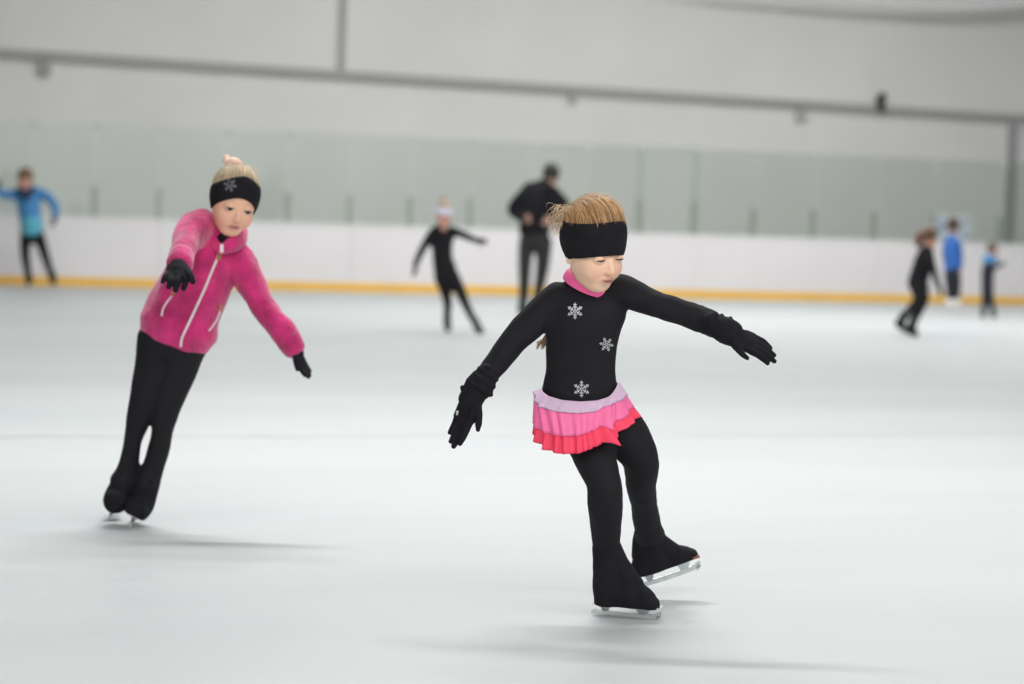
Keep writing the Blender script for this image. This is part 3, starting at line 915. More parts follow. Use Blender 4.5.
# boots with covers and blades
def boot(figr, shaft, foot, voxel=.004, extra=None, cutn=None, cutp=None):
    mb = MB()
    tube(mb, figr.st(shaft), n=24, k=6)
    tube(mb, figr.st(foot), n=24, k=6)
    if extra: tube(mb, figr.st(extra), n=20, k=5)
    me = remesh(mb, voxel, 5, 'boot_cover')
    if cutn is not None:      # press the underside flat onto the sole
        p = co(me); d = (p - cutp) @ cutn
        p = p - np.minimum(d, 0)[:, None] * cutn
        set_co(me, p)
    p = co(me); set_co(me, p + vnor(me) * (snoise(p, 40) * .0016)[:, None])
    return me
hA, tA = f1.p(594, 617.3, .05), f1.p(661, 622, -.045)
hA[2] = tA[2] = 0.0
hA, tA = G(594, 614.5), G(660.5, 620.5)
zA = np.array([0, 0, 1.0]); hb = .033
run, sole = blade(hA, tA, zA, h=hb)
me = boot(f1, [(606.5, 547, .01, 15, 15), (610, 562, .01, 17, 18), (613, 578, .01, 17, 21), (611, 592, .01, 16, 20), (608, 603, .01, 15, 15)],
          [(605, 603, .02, 14, 13), (616, 601, .01, 15, 17), (632, 599, -.01, 15, 18), (644, 603, -.03, 14.5, 15), (650, 606.5, -.04, 12, 12)],
          extra=[(615, 565, .0, 12, 14), (632, 586, -.01, 13, 13)], cutn=zA, cutp=hA + zA * (hb - .001))
bA = part1('boot_cover', me, 'black_cover')
o = part1('blade', make_mesh('blade', *run.arrays(), False), 'steel', bA)
o = part1('sole', make_mesh('sole', *sole.arrays(), False), 'sole_white', bA)
hB, tB = f1.p(641, 588.5, .33), f1.p(701, 568.5, .37)
xB = nrm(tB - hB); zB = nrm(im_u * .9 - fw * .12 - xB * (im_u @ xB)); zB = nrm(zB - (zB @ xB) * xB)
run, sole = blade(hB, tB, zB, h=.042)
me = boot(f1, [(649, 534, .29, 14.5, 16), (649.5, 546, .31, 16, 18), (650, 560, .33, 16, 20), (644, 570, .33, 15, 15)],
          [(640, 571, .33, 13, 12), (653, 564, .335, 15, 16), (670, 559, .35, 15, 14.5), (684, 558, .36, 14, 12.5), (691, 558, .365, 11, 10)],
          extra=[(654, 543, .3, 12, 13), (672, 552, .34, 12, 11)], cutn=zB, cutp=hB + zB * .042)
bB = part1('boot_cover', me, 'black_cover')
part1('blade', make_mesh('blade', *run.arrays(), False), 'steel', bB)
o = part1('sole', make_mesh('sole', *sole.arrays(), False), 'sole_brown', bB); o['label'] = 'reddish brown sole edge'

# headband and hair
az = np.linspace(-math.pi, math.pi, 121)[:-1]
cosz = lambda a: (1 + np.cos(a)) / 2
bot1 = lambda a: np.maximum(.17 - .80 * (1 - cosz(a)), -.42)
top1_ = lambda a: np.maximum(1.0 - .42 * (1 - cosz(a)), .6)
class HB: pass
me = make_mesh('headband', *shell(H1, az, bot1, top1_, .034, .085, 18, .018, .012).arrays())
p = co(me); set_co(me, p + vnor(me) * (snoise(p, 40) * .0009)[:, None])
part1('headband', me, 'black_knit')
def hair_cap(h, e0, off, amp, seed, c0, c1, n_az=180, n_el=40, back=(.3, .5), emax=1.55, freq=9):
    az_ = np.linspace(-math.pi, math.pi, n_az + 1)[:-1]
    V = []; C = []
    for i in range(n_el):
        t = i / (n_el - 1)
        E_ = e0(az_) * (1 - t) + emax * t
        D = dir_ae(az_, E_); R_ = head_radius(D, detail=False)
        st_ = np.sin(az_ * 23 + seed + 2.5 * np.sin(D[:, 0] * 7 + seed)) * .4 + np.sin(az_ * 41 + 1.3 * seed + 3 * D[:, 1]) * .35 + snoise(D, freq) * .5
        o_ = off * (0.55 + 0.45 * math.sin(min(1, t * 1.6) * math.pi / 2)) + amp * st_ * (1 - t * .55)
        V.append(HC + D * (R_ + o_)[:, None])
        k = np.clip(.5 + .4 * st_, 0, 1)
        C.append(np.array(c0) * (1 - k[:, None]) + np.array(c1) * k[:, None])
    n = n_az
    F = [(i * n + j, i * n + (j + 1) % n, (i + 1) * n + (j + 1) % n, (i + 1) * n + j) for i in range(n_el - 1) for j in range(n)]
    F += [tuple(range(n))[::-1], tuple((n_el - 1) * n + j for j in range(n))]
    mb = MB().add(h.w(np.vstack(V)), F)
    return mb, [tuple(x) for x in np.vstack(C)]
mb, cols = hair_cap(H1, lambda a: top1_(a) - .22, .050, .011, 1.0, (0.22, 0.105, 0.045), (0.58, 0.33, 0.15))
tie = nrm([-.12, .72, .30])                                    # gathered at the back of the head
for i in range(900):
    a0 = random.uniform(-math.pi, math.pi); e_ = float(top1_(np.array([a0]))[0]) - .12 + random.uniform(0, .25)
    d0 = dir_ae(np.array([a0]), np.array([e_]))[0]
    t_ = np.linspace(0, random.uniform(.5, 1), 9)[:, None]
    mid_ = nrm(d0 * .6 + np.array([0, 0, 1.0]) * .55 + tie * .2)
    Dd = d0 * (1 - t_) ** 2 + 2 * mid_ * t_ * (1 - t_) + tie * t_ ** 2 + rng.normal(size=3) * .02
    Dd /= np.linalg.norm(Dd, axis=1, keepdims=True)
    fly = random.random() < .10
    R_ = head_radius(Dd, detail=False) + .044 + random.uniform(0, .028) + .035 * np.sin(np.clip(t_[:, 0] * 1.6, 0, 1) * 1.57) + (np.sin(t_[:, 0] * 3.1) * random.uniform(.01, .055) if fly else 0) + np.sin(t_[:, 0] * random.uniform(5, 14) + random.uniform(0, 6)) * .013
    k = random.random()
    c = tuple(np.array((0.26, 0.12, 0.05)) * (1 - k) + np.array((0.88, 0.55, 0.26)) * k)
    strand(mb, H1.w(HC + Dd * R_[:, None]), .0011 if not fly else .0006, cols, c)
for i in range(150):                                           # loose curls behind the ear
    d0 = H1.w(np.array([-.30 + random.uniform(-.06, .10), .22 + random.uniform(-.1, .15), .32 + random.uniform(-.12, .12)]))[0]
    q = [d0]; v = nrm(-im_r * random.uniform(.1, 1) + im_u * random.uniform(-.8, .7) + fw * random.uniform(-.3, .5))
    for s_ in range(6):
        v = nrm(v - im_u * .28 + im_r * .16 + rng.normal(size=3) * .16); q.append(q[-1] + v * random.uniform(.005, .010))
    k = random.random()
    strand(mb, q, .0007, cols, tuple(np.array((0.45, 0.26, 0.12)) * (1 - k) + np.array((0.90, 0.68, 0.42)) * k))
for i in range(190):                                           # pony tail down the back, showing beside the ribs
    u_ = random.uniform(-1, 1); v_ = random.uniform(-1, 1)
    w_ = 6
    ctrl = [(580, 232, .10), (577, 255, .12), (572, 285, .14), (558, 314, .14), (548, 336, .13), (542 + 3 * u_, 346 + 4 * v_, .13)]
    q = [f1.p(a_ + u_ * w_ * (.5 + .5 * math.sin(j * .7)) + 1.5 * math.sin(j * 1.9 + 6 * u_), b_, c_ + v_ * .018) for j, (a_, b_, c_) in enumerate(ctrl)]
    k = random.random()
    strand(mb, catmull(q, 4), .0012, cols, tuple(np.array((0.35, 0.19, 0.08)) * (1 - k) + np.array((0.80, 0.56, 0.30)) * k))
me = make_mesh('hair', mb.v, mb.f); set_col(me, np.array(cols)); part1('hair', me, 'hair')

# =========================================================== GIRL 2: pink fleece jacket
Y2 = 8.15
f2 = Fig(Y2)
base2 = tuple(G(120, 523))
H2 = Head(233.4, 200.0, Y2 - .10, 70.5, 25.3, 16.8, 10.5)
torsoB = (f2.st([(172, 345, .0, 25, 31), (181, 325, .0, 25, 31), (191, 300, -.01, 24, 30), (201, 275, -.02, 24, 29), (211, 252, -.03, 24, 29), (218, 243, -.04, 20, 24), (224, 236, -.05, 14, 14)]),)
neck2 = (f2.st([(228, 218, -.07, 12, 12), (225, 232, -.06, 12, 12), (219, 246, -.04, 16, 18), (213, 262, -.03, 18, 22)]),)
armRb = (f2.st([(206, 236, -.04, 14, 14), (196, 233, -.12, 13, 13), (188, 242, -.22, 12, 12), (181, 258, -.34, 10, 10)]), (1, 0, 0))
armLb = (f2.st([(236, 250, -.04, 14), (244, 272, -.04, 11), (259, 299, -.05, 10), (276, 324, -.07, 8.5), (291, 345, -.08, 7)]),)
legRb = (f2.st([(160, 338, .0, 23, 22), (152, 375, -.01, 19, 18.5), (142.4, 406, -.02, 16, 14.6), (133.7, 437, -.01, 13, 9.3), (130, 458, .0, 12, 9.6), (126, 474, .01, 12, 11.5), (122, 482, .0, 12, 12.5)]),)
legLb = (f2.st([(187, 342, .0, 23, 21), (176.5, 375, -.01, 19, 18.5), (166.5, 405, -.02, 16, 14.5), (161.7, 434, -.01, 14, 10.3), (155.7, 459, .0, 13, 10.4), (148.5, 480, .0, 13, 12.2), (146, 487, .0, 13, 12.8)]),)
def hands2(mb):
    tube(mb, f2.st([(181, 258, -.34, 8), (179, 265, -.40, 7)]), n=10)
    tube(mb, f2.st([(289, 342, -.08, 7), (295, 350, -.08, 5)]), n=10)
girl2 = person_mesh(H2, [neck2, torsoB, armRb, armLb, legRb, legLb], base2, H2, lid=.021, ears=False, hands=hands2,
                    skin=dict(base=(0.86, 0.51, 0.355), brow=(0.50, 0.33, 0.24), lip=(0.42, 0.14, 0.14), browk=0.45))
tag(girl2, 'girl skating in a pink fleece jacket and black trousers, hand stretched forward', 'person')
def part2(name, me, mat, parent=girl2): return link(name, me, mat, parent, base=base2)
for s_ in (-1, 1): part2('eye', eyeball(H2, s_, (0.12, -.1), (0.03, 0.028, 0.03)), 'eye')
part2('eyelashes', make_mesh('eyelashes', *lash_line(H2, .021).arrays()), 'lash')
torsoJ = (f2.st([(176.5, 333, .0, 31, 38.5), (178.5, 327, .0, 33, 41), (183, 313, .0, 31, 38), (190, 297, -.01, 30, 36.5), (200, 274, -.02, 29, 35), (209, 255, -.03, 28, 34), (215, 244, -.04, 25, 30), (222, 234, -.05, 19, 20)]),)
armRj = (f2.st([(212, 236, -.03, 18, 18), (202, 228, -.09, 17, 18), (191, 236, -.18, 15.5, 16.5), (183, 250, -.28, 13.5, 14.5), (179.5, 262, -.37, 12, 12.5)]), (1, 0, 0))
armLj = (f2.st([(231, 249, -.04, 18, 17), (241, 264, -.04, 17, 17), (252.5, 287, -.04, 14.5, 14), (267.5, 312, -.05, 13.5, 13), (283, 331, -.07, 13, 13.5), (292, 345, -.08, 11.5, 12)]),)
mb = MB()
for c_, lt in ((torsoJ[0], (0, 1, 0)), (armRj[0], (1, 0, 0)), (armLj[0], (0, 1, 0))): tube(mb, c_, lt, n=28, k=6)
# cuffs
tube(mb, f2.st([(180.2, 259, -.355, 13.5), (179.3, 264.5, -.39, 12.5)]), (1, 0, 0), n=24)
tube(mb, f2.st([(289, 340, -.08, 13.4), (293.5, 347.5, -.08, 12.4)]), n=24)
me_j = remesh(mb, .007, 5, 'jacket')
p = co(me_j); nn = vnor(me_j)
# soft folds: gathered towards hem, elbows and shoulder
fold = snoise(p * np.array([1.5, 1, .7]), 17) * .008 + snoise(p * np.array([1, 1, .55]), 34) * .0028 + snoise(p, 120) * .0011
hemz = P(180, 335, Y2)[2]; fold = fold * np.clip((p[:, 2] - hemz) / .12, .25, 1)
set_co(me_j, p + nn * fold[:, None])
part2('jacket', me_j, 'fleece')
pts = co(me_j) + np.array(base2)
T2 = BVHTree.FromPolygons([tuple(q) for q in pts], [tuple(q.vertices) for q in me_j.polygons])
jk = [o for o in girl2.children if o.name.startswith('jacket')][0]
# hood gathered round the neck
mb = MB()
cl = [(207, 222, .03, 6), (209, 232, -.03, 7), (214, 241, -.09, 6.5), (220.5, 250, -.125, 4)]
cr = [(223.5, 250, -.125, 4), (230, 245, -.12, 7), (238, 240, -.08, 8), (242, 234, -.02, 6.5), (238, 230, .05, 8), (222, 224, .09, 11), (208, 222, .07, 8), (206.5, 224, .02, 6.5)]
tube(mb, f2.st(cl), (0, 0, 1), n=18, k=6); tube(mb, f2.st(cr), (0, 0, 1), n=18, k=6)
me = remesh(mb, .006, 4, 'hood'); rough_up(me, .003, 26); rough_up(me, .001, 120)
part2('hood', me, 'fleece', jk)
mb = MB(); tube(mb, f2.st([(218, 235, -.08, 5), (226, 240, -.12, 4.5), (235, 235, -.08, 5)]), (0, 0, 1), n=14)
part2('inner_collar', make_mesh('inner_collar', *mb.arrays()), 'black_knit', jk)
def T2ribbon(name, pts_, wpx, mat, **kw):
    return part2(name, make_mesh(name, *ribbon(T2, pts_, wpx, **kw).arrays()), mat, jk)
T2ribbon('zip', [(221, 250), (214, 266), (205, 288), (196, 308), (188, 325), (182, 338), (180.5, 347)], 2.6, 'zip', lift=.004)
T2ribbon('zip', [(172, 296), (167, 302), (163, 309), (161.5, 316)], 1.8, 'zip', lift=.004)
T2ribbon('zip', [(221, 306), (219, 315), (215, 323), (209, 331)], 1.8, 'zip', lift=.004)
T2ribbon('zip_pull', [(221, 252), (219.5, 256), (218.5, 260)], 4.0, 'tan', lift=.008, thick=.003)
T2ribbon('zip_pull', [(173.5, 291.5), (172.5, 295)], 3.2, 'tan', lift=.007, thick=.003)
T2ribbon('zip_pull', [(220.5, 305), (220, 311)], 2.6, 'tan', lift=.007, thick=.003)
me = make_mesh('zip_garage', *MB().box(f2.p(221.8, 248.5, -.155), im_r * .006, fw * .003, im_u * .014).arrays(), False)
part2('zip_garage', me, 'zip', jk)
me = garment([(f2.st([(172, 348, .0, 26, 33), (176, 335, .0, 27, 35)]),), legRb, legLb], .006, 4, .001, 'trousers')
p = co(me); set_co(me, p + vnor(me) * (snoise(p, 26) * .002)[:, None])
part2('trousers', me, 'black_stretch')
# gloves
mb = MB()
w_ = f2.p(178.5, 266, -.41)
tube(mb, f2.st([(179.3, 261, -.37, 9.5), (178.5, 266, -.41, 9.5), (177.5, 272, -.44, 12, 8)]), (1, 0, 0), n=16)
tube(mb, f2.st([(177.5, 268, -.43, 12, 7), (177, 278, -.46, 12, 6.5)]), (1, 0, 0), n=18)
for (a0, b0, a1, b1, a2, b2, r_) in ((185, 272, 186, 280, 183.5, 290, 3.3), (179, 273, 177.5, 282, 175.5, 291.5, 3.5), (173, 272, 170.5, 281, 168.5, 288.5, 3.2), (169, 271, 165, 277, 162.5, 283, 2.9), (187, 269, 190.5, 276, 193, 283, 3.6)):
    tube(mb, f2.st([(a0, b0, -.44, r_), (a0 * .5 + a1 * .5, b0 * .5 + b1 * .5, -.47, r_), (a1, b1, -.49, r_), (a2, b2 - 1, -.50, r_ * .85)]), (1, 0, 0), n=12)
me = remesh(mb, .0028, 2, 'glove'); part2('glove', me, 'black_knit')
mb = MB()
w_ = f2.p(296, 350, -.085)
fingers_hand(mb, w_, f2.p(307, 377, -.10) - w_, nrm(-fw * .85 + im_r * -.5), .112, .055, curl=(-.12, -.1, -.05), spread=.03, thumb=(.35, .1), n=12, fat=1.15)
tube(mb, f2.st([(292, 344, -.08, 8.5), (298, 354, -.085, 6.5)]), n=16)
me = remesh(mb, .0028, 2, 'glove'); part2('glove', me, 'black_knit')
# boots pointing at the lens
def boot2(shaft, foot, bh, bt, up):
    run, sole = blade(bh, bt, up, h=.043)
    cutp = bh + nrm(up) * .047; cn = nrm(up - (up @ nrm(bt - bh)) * nrm(bt - bh))
    me = boot(f2, shaft, foot, .0045, cutn=cn, cutp=cutp)
    bo = part2('boot_cover', me, 'black_cover')
    part2('blade', make_mesh('blade', *run.arrays(), False), 'steel', bo)
    part2('sole', make_mesh('sole', *sole.arrays(), False), 'sole_white', bo)
lean = nrm(im_u + im_r * .5)
gB = G(126, 529); gBh = G(131, 524)
dirf = nrm(np.array([.13, -1, 0]))
tBq = G(129, 529); boot2([(149.5, 478, .0, 13, 12.2), (142.5, 499, .0, 14, 13.8), (138, 508, .0, 13, 14)],
      [(140, 508, .03, 13, 12), (137, 509, -.03, 13, 13.5), (136, 510, -.06, 12, 13)],
      tBq - dirf * .19, tBq, lean)
tAq = G(107.5, 521.5); boot2([(126, 473, .01, 12, 11.4), (119.5, 492, .0, 13.5, 13.2), (115.5, 500, .0, 13, 13.3)],
      [(119, 500, .04, 12, 12), (115.5, 501, -.03, 13, 13), (115, 502, -.055, 12, 12.6)],
      tAq - dirf * .19, tAq, lean)
# headband, hair and bow
bot2 = lambda a: np.maximum(.50 - 2.0 * (1 - cosz(a)), -.42)
top2 = lambda a: np.maximum(1.16 - 1.15 * (1 - cosz(a)), .3)
me = make_mesh('headband', *shell(H2, az, bot2, top2, .026, .045, 14, .022, .014).arrays())
hb2 = part2('headband', me, 'black_knit')
pts = co(me) + np.array(base2)
T2h = BVHTree.FromPolygons([tuple(q) for q in pts], [tuple(q.vertices) for q in me.polygons])
part2('snowflake_emblem', make_mesh('snowflake_emblem', *snowflake(T2h, 230, 185, 7.0, .25, .07).arrays(), False), 'dull_silver', hb2)
mb, cols = hair_cap(H2, lambda a: top2(a) - .2, .006, .008, 2.0, (0.38, 0.26, 0.14), (0.80, 0.64, 0.42))
tie = nrm([-.02, .45, .9])
for i in range(420):
    a0 = random.uniform(-math.pi, math.pi); e_ = float(top2(np.array([a0]))[0]) - .08 + random.uniform(0, .15)
    d0 = dir_ae(np.array([a0]), np.array([e_]))[0]
    t_ = np.linspace(0, random.uniform(.6, 1), 8)[:, None]
    Dd = d0 * (1 - t_) + tie * t_; Dd /= np.linalg.norm(Dd, axis=1, keepdims=True)
    R_ = head_radius(Dd, detail=False) + .008 + random.uniform(0, .018) + (np.sin(t_[:, 0] * 3.1) * .04 if random.random() < .07 else 0)
    k = random.random()
    strand(mb, H2.w(HC + Dd * R_[:, None]), .0011, cols, tuple(np.array((0.45, 0.31, 0.17)) * (1 - k) + np.array((0.90, 0.76, 0.55)) * k))
me = make_mesh('hair', mb.v, mb.f); set_col(me, np.array(cols)); hr2 = part2('hair', me, 'hair')
mb = MB()
for rows in (((229, 166, -.07, 3, 2.6), (227, 160.5, -.07, 4, 4.2), (225.6, 156.5, -.07, 2, 3)), ((228, 163, -.09, 4, 4.0), (234, 161.2, -.10, 4, 4.0), (240.5, 164, -.09, 2.5, 2.8)), ((230, 165.5, -.09, 5, 3.4), (236, 165.5, -.09, 5, 3.4), (241, 166.5, -.08, 3, 2.4))):
    tube(mb, [r for r in f2.st(rows)], n=14, k=5)
me = remesh(mb, .003, 2, 'hair_bow'); rough_up(me, .0015, 60)
part2('hair_bow', me, 'bow', hr2)

# =========================================================== skaters in the distance
def distant(Y, head, chains_top, chains_leg, label, topmat, legmat, haircol, hairshape, hands, boots, bootmat, skin=(0.62, 0.36, 0.27), glovemat=None, extra=None, base_px=None, cap=None, facing=None):
    f = Fig(Y)
    base = G(*base_px); base = (float(base[0]), float(base[1]), 0.0)
    hx, hy, hs, yaw, pit, rol, hdy = head
    H = Head(hx, hy, Y + hdy, hs, yaw, pit, rol)
    ch = [(f.st(c[0] if isinstance(c[0], list) else c),) for c in chains_top + chains_leg]
    nk = (f.st([(hx, hy + hs * .25, hdy, hs * .2), (hx, hy + hs * .62, hdy * .5, hs * .22)]),)
    def hnds(mb):
        for (px, py, dy, tx, ty, td, th_, L) in hands:
            w_ = f.p(px, py, dy)
            fingers_hand(mb, w_, f.p(tx, ty, td) - w_, th_, L, None, curl=(.2, .25, .2), spread=.08, n=7, k=2)
    per = person_mesh(H, ch + [nk], base, H, voxel=.012, lid=.018, ears=True, infl=-.008, n_az=90, n_el=70,
                      hands=None if glovemat else hnds, skin=dict(base=skin, brow=(0.2, 0.1, 0.07), lip=(0.38, 0.14, 0.13)))
    tag(per, label, 'person')
    def pt(name, me, mat, parent=per): return link(name, me, mat, parent, base=base)
    for s_ in (-1, 1): pt('eye', eyeball(H, s_, (0, 0), (0.08, 0.06, 0.05), n=12), 'eye')
    pt('top', garment([(f.st(c),) for c in chains_top], .014, 3, .0, 'top', n=16), topmat)
    pt('trousers', garment([(f.st(c),) for c in chains_leg], .014, 3, .0, 'trousers', n=16), legmat)
    if glovemat:
        for h_ in hands:
            mb = MB(); (px, py, dy, tx, ty, td, th_, L) = h_
            w_ = f.p(px, py, dy); fingers_hand(mb, w_, f.p(tx, ty, td) - w_, th_, L, None, curl=(.2, .25, .2), spread=.08, n=7, k=2)
            pt('glove', remesh(mb, .006, 1, 'glove'), glovemat)
    for (shaft, foot, bh, bt) in boots:
        mb = MB(); tube(mb, f.st(shaft), n=14); tube(mb, f.st(foot), n=14)
        me = remesh(mb, .010, 2, 'boot'); bo = pt('boot', me, bootmat)
        A, B_ = (f.p(*bh), f.p(*bt))
        run, sole = blade(A, B_, (0, 0, 1), h=.05)
        pt('blade', make_mesh('blade', *run.arrays(), False), 'steel', bo)
    # hair over the skull
    e0, off, c0, c1 = hairshape
    mb, cols = hair_cap(H, e0, off, .012, 1.5, c0, c1, n_az=70, n_el=20)
    me = make_mesh('hair', mb.v, mb.f); set_col(me, np.array(cols)); hr = pt('hair', me, 'hair')
    if extra: extra(f, H, pt, per, hr)
    return per
X_ = lambda *a: nrm(np.array(a, float))
fringe = lambda a: -.35 + .75 * cosz(a) ** 2
# (a) blue jacket at the left edge
def ex_a(f, H, pt, per, hr):
    mb = MB(); tube(mb, f.st([(20, 191, -.02, 5), (26, 195, -.09, 4.5), (32, 191, -.02, 5), (26, 189, .05, 5), (20, 191, .0, 5)]), (0, 0, 1), n=12)
    tube(mb, f.st([(26, 193, -.09, 3), (27, 199, -.10, 3)]), n=10)
    pt('scarf', make_mesh('scarf', *mb.arrays()), 'navy_scarf')
    mb = MB(); tube(mb, f.st([(31, 220, 0, 9, 11.2), (31.5, 226, 0, 9.5, 11.4), (32, 232, 0, 9, 11)]), n=20)
    pt('shirt_hem', make_mesh('shirt_hem', *mb.arrays()), 'cyan_knit')
distant(29.6, (25.6, 179.5, 22, -12, 8, 0, -.03),
        [[(31, 224, 0, 8.5, 10.8), (29, 208, 0, 8.5, 11.5), (27.5, 196, 0, 8.5, 12.5), (27, 190, 0, 7, 9)],
         [(37, 192, 0, 5.5), (47, 197, 0, 5.2), (54, 205, -.02, 4.6), (56, 214, -.05, 4)],
         [(20, 193, 0, 5.5), (10, 195, -.02, 5), (-1, 193, -.05, 4.5), (-8, 190, -.08, 4)]],
        [[(31, 230, 0, 8, 10.5), (32, 238, 0, 7.5, 10)], [(26, 234, 0, 6, 6.2), (25, 252, 0, 4.8, 5), (27, 268, 0, 4, 4), (28.5, 277, 0, 3.6, 3.6)],
         [(38, 234, 0, 6, 6.2), (44, 252, 0, 4.8, 5), (49, 268, 0, 4, 4), (52, 276, 0, 3.6, 3.6)]],
        'skater in a bright blue jacket at the left edge, arms spread', 'blue_shell', 'black_stretch', None,
        (fringe, .07, (0.09, 0.045, 0.02), (0.26, 0.14, 0.07)),
        [(55.5, 215, -.05, 53, 227, -.08, X_(-.5, -1, 0), .17), (-7, 190, -.08, -1, 180, -.10, X_(1, 0, 0), .17)],
        [([(28.5, 274, 0, 3.8), (29, 281, 0, 4)], [(29, 281.5, .03, 3.4), (28.5, 283, -.10, 2.8)], (29.2, 287.5, .08), (28.6, 288.2, -.17)),
         ([(52, 273, 0, 3.8), (53, 280, 0, 4)], [(53, 281, .03, 3.4), (54, 282.5, -.10, 2.8)], (53, 287, .08), (54.4, 287.8, -.17))],
        'black_cover', glovemat='dark_green', extra=ex_a, base_px=(41, 287))
# (b) child with white headband
def ex_b(f, H, pt, per, hr):
    pt('headband', make_mesh('headband', *shell(H, az[::3], lambda a: -.12 + .30 * cosz(a), lambda a: .62 + .22 * cosz(a), .05, .07, 8, .03, .02).arrays()), 'white_knit')
    q = H.w(np.array([[0, .15, .48], [0, .2, .60]])); mb = MB(); tube(mb, [(*q[0], .035), (*q[1], .03)], n=14)
    me = make_mesh('bun', *mb.arrays()); set_col(me, np.tile(np.array((.45, .34, .24)), (len(me.vertices), 1))); pt('bun', me, 'hair', hr)
distant(21.9, (443.5, 214, 24, 22, 14, 4, -.06),
        [[(445, 272, 0, 9, 11), (443, 262, 0, 8.5, 10.5), (442, 248, 0, 8, 10.5), (441.5, 236, 0, 8.5, 13), (442, 229, 0, 7, 9.5)],
         [(433, 232, 0, 5), (426, 243, 0, 4.3), (419, 256, -.02, 3.7), (415, 266, -.05, 3.2)],
         [(451, 231, 0, 5), (461, 234, 0, 4.2), (470, 238, -.04, 3.6), (476, 240, -.08, 3.2)]],
        [[(446, 276, 0, 9.5, 12), (444.5, 265, 0, 9, 11.3)], [(441, 277, 0, 7, 7.5), (445, 290, 0, 5.8, 6), (447.5, 304, .05, 4.6, 4.4), (447, 318, .08, 3.6, 3.8)],
         [(452, 276, 0, 7.5, 7.5), (460, 291, -.02, 6, 6), (467, 307, -.03, 4.8, 4.4), (474, 321, -.02, 3.8, 3.8)]],
        'child in a black skating suit and a white headband, arms held out', 'black_stretch', 'black_stretch', None,
        (fringe, .05, (0.30, 0.20, 0.12), (0.55, 0.42, 0.30)),
        [(415, 266, -.05, 414.5, 276, -.08, X_(.8, -1, 0), .125), (476, 240, -.08, 483, 241, -.10, X_(0, -.3, -1), .125)],
        [([(447, 316, .08, 4), (447.5, 325, .08, 4.6)], [(447.5, 325, .10, 4.2), (448, 328, -.03, 3.6)], (447.5, 332.5, .13), (448.3, 335, -.06)),
         ([(474, 319, -.02, 4), (478, 328, -.02, 4.6)], [(478, 328, .0, 4.2), (481, 332, -.08, 3.6)], (476.5, 334.5, .03), (482.5, 337.5, -.08))],
        'dark_green', glovemat='black_knit', extra=ex_b, base_px=(463, 335), skin=(0.70, 0.38, 0.28))
# (c) man in black seen from behind, hands on hips
def ex_c(f, H, pt, per, hr):
    mb = MB(); tube(mb, f.st([(541, 193, .0, 8), (545, 196, .09, 6), (553, 193, .0, 7), (547, 190, -.06, 7)]), (0, 0, 1), n=14)
    pt('collar', make_mesh('collar', *mb.arrays()), 'black_knit')
distant(26.2, (551, 175, 24, 176, 10, 6, .02),
        [[(534, 232, 0, 12, 16), (536, 220, 0, 12, 15.5), (538, 205, 0, 12.5, 19), (540, 195, 0, 11.5, 20.5), (545, 187, 0, 9, 11)],
         [(528, 193, 0, 8), (518, 202, .02, 7), (513, 210, .05, 6.2), (518, 215, .0, 5.6), (525, 217, -.10, 5)],
         [(553, 194, 0, 8), (562, 203, .02, 7), (566, 211, .05, 6.2), (561, 216, .0, 5.6), (552, 219, -.10, 5)]],
        [[(535, 240, 0, 11.5, 15), (535, 230, 0, 11.5, 15)], [(527, 242, 0, 9, 8.5), (525, 262, 0, 7.5, 7), (524.5, 280, .03, 6.5, 6), (523.5, 298, .05, 5, 4.8), (523, 306, .05, 4.6, 4.4)],
         [(544, 242, 0, 9, 8.5), (543, 262, 0, 7.5, 7), (541, 278, .03, 6.5, 6), (538, 294, .05, 5, 4.8), (537, 302, .05, 4.6, 4.4)]],
        'adult in black seen from behind with hands on hips', 'black_stretch', 'charcoal', None,
        (lambda a: -.45 + .9 * cosz(a) ** 3, .06, (0.010, 0.008, 0.008), (0.030, 0.024, 0.020)),
        [(525, 217, -.12, 530, 221, -.2, X_(0, .3, 1), .17), (552, 219, -.12, 546, 223, -.2, X_(0, .3, 1), .17)],
        [([(523, 303, .05, 5), (522.5, 310, .05, 5.5)], [(522.5, 310, .0, 5), (522, 309, .14, 4)], (522.5, 316.3, -.04), (522, 315, .2)),
         ([(537, 300, .05, 5), (536.5, 306, .05, 5.5)], [(536.5, 306, .0, 5), (537, 305, .14, 4)], (536.5, 313, .0), (537, 312, .2))],
        'dark_green', extra=ex_c, base_px=(530, 314), skin=(0.45, 0.26, 0.2))
